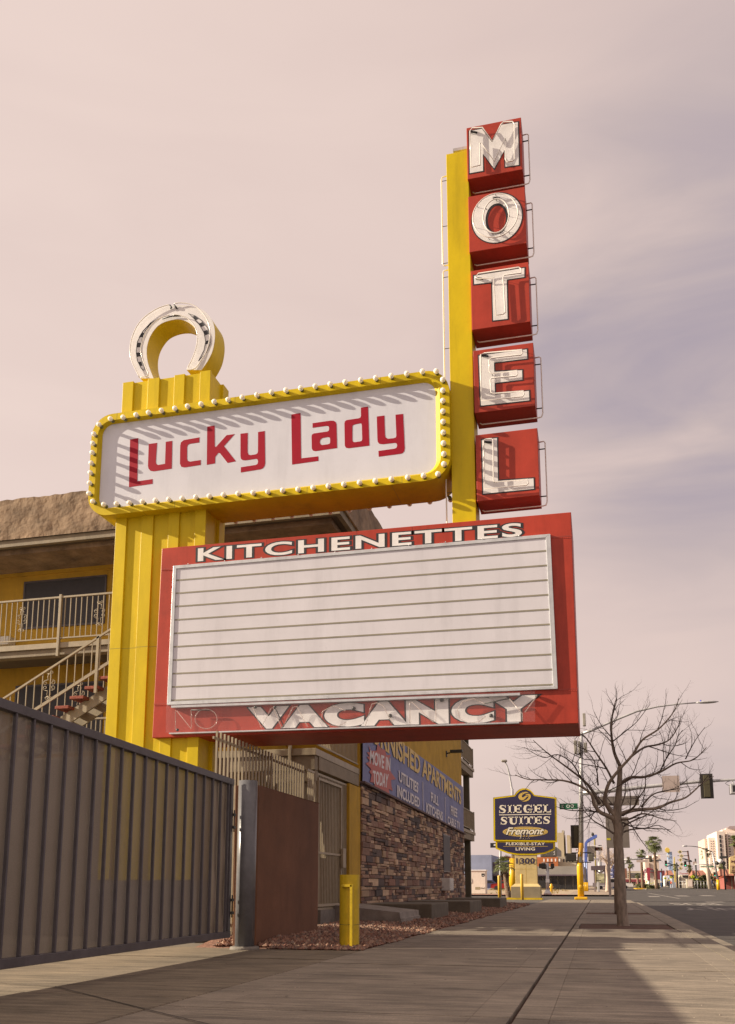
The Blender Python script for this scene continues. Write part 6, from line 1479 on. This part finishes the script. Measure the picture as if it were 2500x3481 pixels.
part('pole', M().tube([(W(998,0,150).x, 150, W(0,1660,150).z), W(975, 1000, 150)], [.17, .12], 8), galv, lp2)
part('lower_pole', M().cyl(W(998,0,150).x, 150, zg(150), W(0,1655,150).z, .25, .22, 10), sgy, lp2)
part('lamp_arm', M().tube([W(*p, 150) for p in ((975,1005),(900,975),(780,930),(640,888),(500,870),(350,866))], [.08,.08,.07,.06,.05,.04], 6), dkmet, lp2)
part('lamp_head', M().tube([W(390,866,150), W(320,864,150), W(275,867,150)], [.10,.13,.03], 6), galv, lp2)
part('mast_arm', M().tube([W(985,1312,150), W(560,1290,150)], [.1, .06], 6), galv, lp2)
g_ = part('street_name_sign', M().box(W(612,0,150).x, W(920,0,150).x, 149.8, 149.85, W(0,1372,150).z, W(0,1338,150).z), green, lp2)
part('lettering', text_on('MARYLAND', *[W(x, y, 149.78) for x, y in ((650,1345),(885,1345),(885,1365),(650,1365))], offset=.02), white, g_)
head(W(995,1475,150), W(1055,1580,150), 149.7, lp2, True, True)
part('camera_box', M().box(W(1060,0,150).x, W(1240,0,150).x, 149, 149.4, W(0,1165,150).z, W(0,1115,150).z), dkmet, lp2)
m = M(); m.ball(tuple(W(1165, 1225, 150)), .40, n=14, m=8, sz=.9)
gp = thing('globe_lamp', 'cluster lamp with a white globe in front of the high-rise', 'street lamp', (W(1165,0,150).x, 150, zg(150))); part('globe', m, white, gp); part('pole', M().cyl(W(1165,0,150).x, 150.3, zg(150), W(0,1250,150).z, .12, n=6), dkmet, gp)
for x in (1090, 1245): m = M(); m.ball(tuple(W(x, 1265, 150)), .32, n=8, m=6); part('side_globe', m, dkmet, gp)
wp = thing('utility_pole', 'plain whitish pole in front of the slim palm', 'pole', (W(800,0,170).x, 170, zg(170))); part('pole', M().tube([(W(808,0,170).x, 170, zg(170)), W(786, 950, 170)], [.36, .30], 10), mat('pale_pole', (.62, .52, .42), .6, .05, 2), wp); part('cap', M().cyl(W(782,0,170).x, 170, W(0,965,170).z, W(0,920,170).z, .2, n=8), dkmet, wp)
# high-rise
hr = thing('high_rise', 'white apartment high-rise stepped in three blocks at the right edge', 'building', (W(1300,0,800).x, 800, 0))
YR_ = 800.
for x0, x1, yt, dy in ((775, 860, 695, 8), (840, 1010, 680, 0), (1000, 1180, 555, -12), (1150, 1290, 548, 4), (1270, 1760, 570, 0), (1170, 1600, 515, 14), (1240, 1330, 470, 16), (1330, 1700, 440, 16)):
    part('block', M().box(W(x0,0,YR_).x, W(x1,0,YR_).x, YR_+dy, YR_+60, 0, W(0,yt,YR_).z), wh2 if dy in (4, 8) else wh, hr)
m = M(); m.prism([W(x, y, YR_+14) for x, y in ((1330,442),(1380,400),(1700,395),(1700,455),(1400,470))], (0, 40, 0)); part('roof', m, mat('plum_roof', (.30, .24, .25), .7, .1, .1), hr)
wins(hr, W(868,0,YR_).x, W(990,0,YR_).x, W(0,1430,YR_).z, W(0,735,YR_).z, YR_-.3, 2, 12, .34, .45, darkb)
wins(hr, W(1045,0,YR_).x, W(1100,0,YR_).x, W(0,1430,YR_).z, W(0,630,YR_).z, YR_-12.3, 1, 8, .8, .82)
wins(hr, W(1185,0,YR_).x, W(1275,0,YR_).x, W(0,1400,YR_).z, W(0,620,YR_).z, YR_+3.5, 2, 13, .42, .45)
wins(hr, W(1295,0,YR_).x, W(1345,0,YR_).x, W(0,1400,YR_).z, W(0,620,YR_).z, YR_-.4, 1, 13, .8, .35)
wins(hr, W(1400,0,YR_).x, W(1600,0,YR_).x, W(0,1400,YR_).z, W(0,620,YR_).z, YR_-.5, 2, 13, .8, .5, mat('balcony_shade', (.22, .20, .22), .5, .3, .3))  # dark panels, not glazing: shade of the balcony recesses put into their colour
wins(hr, W(800,0,YR_).x, W(850,0,YR_).x, W(0,1430,YR_).z, W(0,735,YR_).z, YR_+7.6, 1, 12, .2, .3, brk)
# tile roofed houses, brick red house, board sign
tile = mat('tile_roof', (.36, .15, .10), .85, .2, 1.5, .05, 3); stx = mat('house_ochre', (.45, .27, .08), .8, .1, .6); dkw = mat('shop_dark', (.10, .08, .08), .7, .2, 1)
def gable(t, x0, x1, y0, y1, Y, dep, m_=None, f=W):
    a = f(x0, y1, Y); b = f(x1, y1, Y); ztop = f(0, y0, Y).z; dx_ = (b.x-a.x)*.12
    m = M(); m.add([(a.x, Y-1, a.z), (b.x, Y-1, a.z), (b.x-dx_, Y+dep/2, ztop), (a.x+dx_, Y+dep/2, ztop), (b.x, Y+dep, a.z), (a.x, Y+dep, a.z)], [(0,1,2,3),(3,2,4,5),(1,4,2),(0,3,5)])
    for i in range(int((b.x-a.x)/1.2)): 
        u = i*1.2/(b.x-a.x); m.tube([(a.x+u*(b.x-a.x), Y-1.02, a.z+.05), (a.x+dx_+u*(b.x-a.x-2*dx_), Y+dep/2-.1, ztop+.05)], .12, 4)
    part('roof', m, m_ or tile, t)
h1_ = thing('house', 'ochre motel house with red tile roof behind the green hedge', 'building', (W(800,0,215).x, 215, 0))
part('wall', M().box(W(520,0,215).x, W(1140,0,215).x, 215, 225, 0, W(0,1520,215).z), stx, h1_); gable(h1_, 520, 860, 1430, 1560, 214, 10); gable(h1_, 620, 1150, 1530, 1600, 212, 6)
part('fascia', M().box(W(740,0,213).x, W(1000,0,213).x, 210.5, 211, W(0,1530,213).z, W(0,1515,213).z), mat('ochre_trim', (.65, .38, .04), .6, .1, 1), h1_)
wins(h1_, W(560,0,215).x, W(1130,0,215).x, zg(215), W(0,1620,215).z, 214.5, 6, 1, .5, .7)
h0_ = thing('house', 'small tile roofed building left of the dark pole near the blue sign', 'building', (W(-40,0,240).x, 240, 0)); part('wall', M().box(W(-60,0,240).x, W(60,0,240).x, 240, 248, 0, W(0,1540,240).z), mat('bluegrey_wall', (.35, .38, .45), .8, .1, .5), h0_); gable(h0_, -90, 70, 1430, 1545, 239, 8)
h2_ = thing('house', 'brick red house with tiled hip roof and small awnings at the right edge', 'building', (W(1400,0,190).x, 190, 0)); rdw = mat('brick_red', (.33, .10, .08), .8, .12, .6)
part('wall', M().box(W(1150,0,190).x, W(1800,0,190).x, 190, 200, 0, W(0,1560,190).z), rdw, h2_); gable(h2_, 1150, 1900, 1405, 1560, 189.5, 11)
m = M(); m.hexa([W(1085,1640,188), W(1240,1560,188), W(1240,1590,188), W(1090,1660,188)], [p+Vector((0, 1.8, 0)) for p in (W(1085,1640,188), W(1240,1560,188), W(1240,1590,188), W(1090,1660,188))]); part('awning', m, mat('awning_red', (.45, .10, .05), .7, .1, 1), h2_)
m = M(); m.box(W(1470,0,190).x, W(1700,0,190).x, 189, 190, W(0,1625,190).z, W(0,1560,190).z); part('awning', m, MATS['awning_red'], h2_)
part('window', M().box(W(1185,0,190).x, W(1215,0,190).x, 189.8, 190, W(0,1700,190).z, W(0,1620,190).z).box(W(1490,0,190).x, W(1700,0,190).x, 189.8, 189.95, W(0,1740,190).z, W(0,1640,190).z), glass, h2_)
part('drain_pipe', M().cyl(W(1312,0,190).x, 189.8, 0, W(0,1560,190).z, .1, n=6), tan, h2_)
bd = thing('board_sign', 'cream board sign with arched top and brown lettering cut off by the right edge', 'sign', (W(1500,0,165).x, 165, zg(165)))
m = M(); m.prism([W(x, y, 165) for x, y in ((1378,1140),(1420,1110),(1500,1085),(1620,1085),(1700,1110),(1740,1140),(1740,1515),(1380,1515))], (0, .8, 0)); part('panel', m, mat('board_cream', (.70, .52, .26), .6, .05, 1), bd)
tbm = mat('board_brown', (.14, .05, .05), .6, .05, 1)
for s_, q in (('A', ((1468,1110),(1510,1110),(1510,1142),(1468,1142))), ('M', ((1420,1200),(1510,1200),(1510,1258),(1420,1258))), ('R', ((1448,1352),(1490,1352),(1490,1385),(1448,1385))), ('702', ((1425,1428),(1500,1428),(1500,1455),(1425,1455)))):
    part('lettering', text_on(s_, *[W(x, y, 164.9) for x, y in q], offset=.04), tbm, bd)
m = M(); m.tube([W(x, y, 164.9) for x, y in ((1408,1330),(1720,1330),(1720,1480),(1408,1480))], .06, 4, closed=True); part('border', m, tbm, bd)
for x in (1430, 1690): part('post', M().cyl(W(x,0,165).x, 165.5, zg(165), W(0,1510,165).z, .2, n=8), galv, bd)
# roadside clutter on the far kerb
hd = thing('hedge', 'rough green hedge behind the chain link fence on the far pavement', 'hedge', (W(730,0,208).x, 208, zg(208)))
rn = random.Random(12); m = M()
for _ in range(4200):
    x = rn.uniform(520, 960); y = 1600+rn.random()*230+40*math.sin(x*.03); c = W(x, y, 208+rn.uniform(-1, 1)); s = rn.uniform(.2, .5)
    a, b = Vector((rn.uniform(-1,1), rn.uniform(-1,1), rn.uniform(-1,1)))*s, Vector((rn.uniform(-1,1), rn.uniform(-1,1), rn.uniform(-1,1)))*s; m.add([c-a, c+b, c+a, c-b], [(0,1,2,3)])
part('foliage', m, mat('hedge_green', (.10, .105, .028), .7, .4, .6), hd)
fn = thing('chain_link_fence', 'grey chain link fence along the far pavement in front of the hedge', 'fence', (W(800,0,203).x, 203, zg(203)))
m = M()
for i in range(14): m.cyl(W(180+i*70, 0, 203).x, 203, zg(203)-.1, W(0,1690,203).z, .05, n=5)
m.tube([W(180,1690,203), W(1100,1690,203)], .04, 4); m.tube([W(180,1760,203), W(1100,1760,203)], .02, 4); part('frame', m, galv, fn)
cb_ = thing('utility_cabinet', 'large pale grey cabinet on the far pavement left of the yellow crossing sign', 'cabinet', (W(340,0,200).x, 200, zg(200))); part('cabinet', M().box(W(278,0,200).x, W(425,0,200).x, 200, 202, zg(200), W(0,1640,200).z), mat('cab_grey', (.50, .45, .36), .6, .06, 1), cb_, bevel=.05); part('door', M().box(W(300,0,200).x, W(400,0,200).x, 199.95, 200, zg(200)+.3, W(0,1665,200).z), pinkw, cb_)
tv = thing('cafe', 'low white diner with red script sign Travelers between the signals', 'building', (W(330,0,240).x, 240, 0)); part('wall', M().box(W(160,0,240).x, W(500,0,240).x, 240, 250, 0, W(0,1540,240).z), cre, tv); part('window', M().box(W(190,0,240).x, W(410,0,240).x, 239.8, 240, W(0,1600,240).z, W(0,1555,240).z), glass, tv)
part('lettering', text_on('Travelers', *[W(x, y, 239.5) for x, y in ((205,1485),(500,1485),(500,1530),(205,1530))], offset=.03, shear=.3), mat('script_red', (.45, .10, .07), .5, 0), tv)
yg = mat('crossing_yellow', (.62, .68, .03), .45, .04, 2)
def crossing(f, x, y, s, Y, lab):
    t = thing('crossing_sign', lab, 'sign', (f(x,0,Y).x, Y, zg(Y)), 'yellow pedestrian crossing signs'); m = M(); m.prism([f(x-s, y, Y), f(x, y-s*.75, Y), f(x+s, y, Y), f(x, y+s*.75, Y)], (0, .08, 0)); dp = part('sign_plate', m, yg, t)
    part('plaque', M().box(f(x-s*.6,0,Y).x, f(x+s*.6,0,Y).x, Y, Y+.08, f(0,y+s*1.3,Y).z, f(0,y+s*.85,Y).z), yg, t)
    m = M(); m.prism([f(x+a*s, y+b*s, Y-.03) for a, b in ((0,-.35),(.12,-.25),(.08,-.1),(.3,.05),(.1,.05),(.3,.35),(.15,.38),(0,.12),(-.2,.38),(-.32,.32),(-.12,0),(-.12,-.2))], (0, .02, 0)); part('symbol', m, black, dp)
    part('post', M().cyl(f(x+8,0,Y).x, Y+.15, zg(Y), f(0,y,Y).z, .05, n=5), galv, t)
crossing(W, 513, 1585, 55, 160, 'yellow pedestrian crossing sign nearest, in front of the hedge'); crossing(Z, 1113, 1620, 42, 220, 'yellow pedestrian crossing sign at the left foot of the blue sign'); crossing(Z, 1250, 1600, 38, 235, 'yellow pedestrian crossing sign at the right foot of the blue sign'); crossing(Z, 690, 1705, 32, 260, 'small yellow crossing sign left of the tallest palm, left of a pair'); crossing(Z, 742, 1690, 32, 262, 'small yellow crossing sign left of the tallest palm, right of a pair')
tp_ = thing('utility_pole', 'blue painted slim pole right of the tallest palm', 'pole', (Z(935,0,260).x, 260, zg(260))); part('pole', M().cyl(Z(930,0,260).x, 260, zg(260), Z(0,1490,260).z, .22, n=6), mat('pole_blue', (.10, .20, .42), .5, .05, 2), tp_); part('box', M().box(Z(908,0,260).x, Z(935,0,260).x, 259.6, 259.9, Z(0,1720,260).z, Z(0,1680,260).z), white, tp_)
l5 = thing('street_lamp', 'dark ornate lamp post with hanging lantern left of the blue sign', 'street lamp', (Z(950,0,250).x, 250, zg(250))); part('pole', M().cyl(Z(948,0,250).x, 250, zg(250), Z(0,1400,250).z, .14, n=6), dkmet, l5); part('arm', M().tube([Z(948,1400,250), Z(900,1410,250)], .08, 4), dkmet, l5)
m = M(); m.ball(tuple(Z(905, 1425, 250)), .45, n=8, m=5); part('lantern', m, dkmet, l5)
# median
for x0, x1, y0, y1, Y, lab in ((720, 985, 1805, 1850, 165, 'low clipped hedge at the near end of the median'), (470, 735, 1775, 1810, 185, 'low green planting behind a yellow kerb in the median'), (200, 370, 1775, 1800, 230, 'low green planting on the distant median')):
    t = thing('median_hedge', lab, 'hedge', (Z((x0+x1)/2,0,Y).x, Y, zg(Y))); a = Z(x0, y0, Y); b = Z(x1, y1, Y)
    part('kerb', M().box(a.x-.3, b.x+.3, Y-.4, Y+14, zg(Y)-.15, zg(Y)+.05), sgy if Y == 185 else conc, t)
    m = M(); rn = random.Random(int(Y))
    for _ in range(1400):
        c = Vector((rn.uniform(a.x, b.x), Y+rn.uniform(0, 6), zg(Y)+.05+rn.random()*max(.5, (a.z-zg(Y))))); s = rn.uniform(.08, .22); p1_ = Vector((rn.uniform(-1,1), rn.uniform(-1,1), rn.uniform(-1,1)))*s; q1_ = Vector((rn.uniform(-1,1), rn.uniform(-1,1), rn.uniform(-1,1)))*s; m.add([c-p1_, c+q1_, c+p1_, c-q1_], [(0,1,2,3)])
    part('foliage', m, MATS['hedge_green'], t)
# pedestrians
def person(x, Y, z, h, shirt, trousers, label, face=0., stride=.12):
    k = h/1.75; t = None
    me = bpy.data.meshes.new('person'); J = [(0,0,.95,.13),(0,0,1.15,.125),(0,.0,1.36,.15),(0,0,1.47,.06),(0,-.01,1.56,.075),(0,-.01,1.66,.10),(0,0,1.74,.06),
      (.10,0,.90,.10),(.11,-stride,.50,.065),(.11,-stride*.8,.08,.045),(.11,-stride*1.6-.06,.04,.04),(-.10,0,.90,.10),(-.11,stride,.50,.065),(-.11,stride*1.7,.10,.045),(-.11,stride*1.4-.1,.04,.04),
      (.19,0,1.38,.06),(.24,stride*.7,1.10,.048),(.24,stride*.3-.05,.86,.035),(.24,stride*.3-.07,.77,.035),(-.19,0,1.38,.06),(-.24,-stride*.7,1.10,.048),(-.24,-stride*1.2,.88,.035),(-.24,-stride*1.3,.79,.035)]
    E_ = [(0,1),(1,2),(2,3),(3,4),(4,5),(5,6),(0,7),(7,8),(8,9),(9,10),(0,11),(11,12),(12,13),(13,14),(2,15),(15,16),(16,17),(17,18),(2,19),(19,20),(20,21),(21,22)]
    me.from_pydata([(a*k, b*k, c*k) for a, b, c, r in J], E_, []); o = bpy.data.objects.new('person', me); COL.objects.link(o)
    md = o.modifiers.new('skin', 'SKIN'); md.use_smooth_shade = True
    for i, (a, b, c, r) in enumerate(J): me.skin_vertices[0].data[i].radius = (r*k, r*k*.8); me.skin_vertices[0].data[i].use_root = (i == 0)
    sb = o.modifiers.new('sub', 'SUBSURF'); sb.levels = 1; sb.render_levels = 1
    mt = mat('clothes_'+label[:14].replace(' ', '_'), shirt, .8, .1, 3); T = mt.node_tree
    geo = T.nodes.new('ShaderNodeTexCoord'); sp = T.nodes.new('ShaderNodeSeparateXYZ'); T.links.new(geo.outputs['Object'], sp.inputs[0]); rp = T.nodes.new('ShaderNodeValToRGB'); rp.color_ramp.interpolation = 'CONSTANT'
    mr = T.nodes.new('ShaderNodeMath'); mr.operation = 'DIVIDE'; mr.inputs[1].default_value = 2*k; T.links.new(sp.outputs[2], mr.inputs[0]); e = rp.color_ramp.elements
    e[0].position = 0; e[0].color = (.02,.02,.02,1); e[1].position = .04; e[1].color = tuple(trousers)+(1,)
    for ps, cc in ((.455, shirt), (.745, (.35,.2,.14)), (.845, (.03,.02,.02))): q = e.new(ps); q.color = tuple(cc)+(1,)
    T.links.new(rp.outputs[0], mr.outputs[0]) if 0 else T.links.new(mr.outputs[0], rp.inputs[0]); T.links.new(rp.outputs[0], T.nodes['Principled BSDF'].inputs['Base Color'])
    me.materials.append(mt); o.location = (x, Y, z); o.rotation_euler = (0, 0, face); tag(o, label, 'person', 'pedestrians far down the street')
person(W(845,0,180).x, 180, zg(180), 1.75, (.035, .02, .09), (.02, .02, .04), 'person in a dark purple jacket walking away in front of the hedge', 2.9)
person(Z(1072,0,215).x, 215, zg(215), 1.7, (.02, .02, .025), (.02, .02, .02), 'person in black at the left of a pair near the blue sign', .3)
person(Z(1130,0,216).x, 216, zg(216), 1.75, (.06, .07, .15), (.02, .02, .04), 'person in a dark blue top beside the one in orange', .5)
person(Z(1155,0,214).x, 214, zg(214), 1.65, (.55, .12, .05), (.03, .02, .03), 'person in an orange top near the foot of the blue sign', 2.)
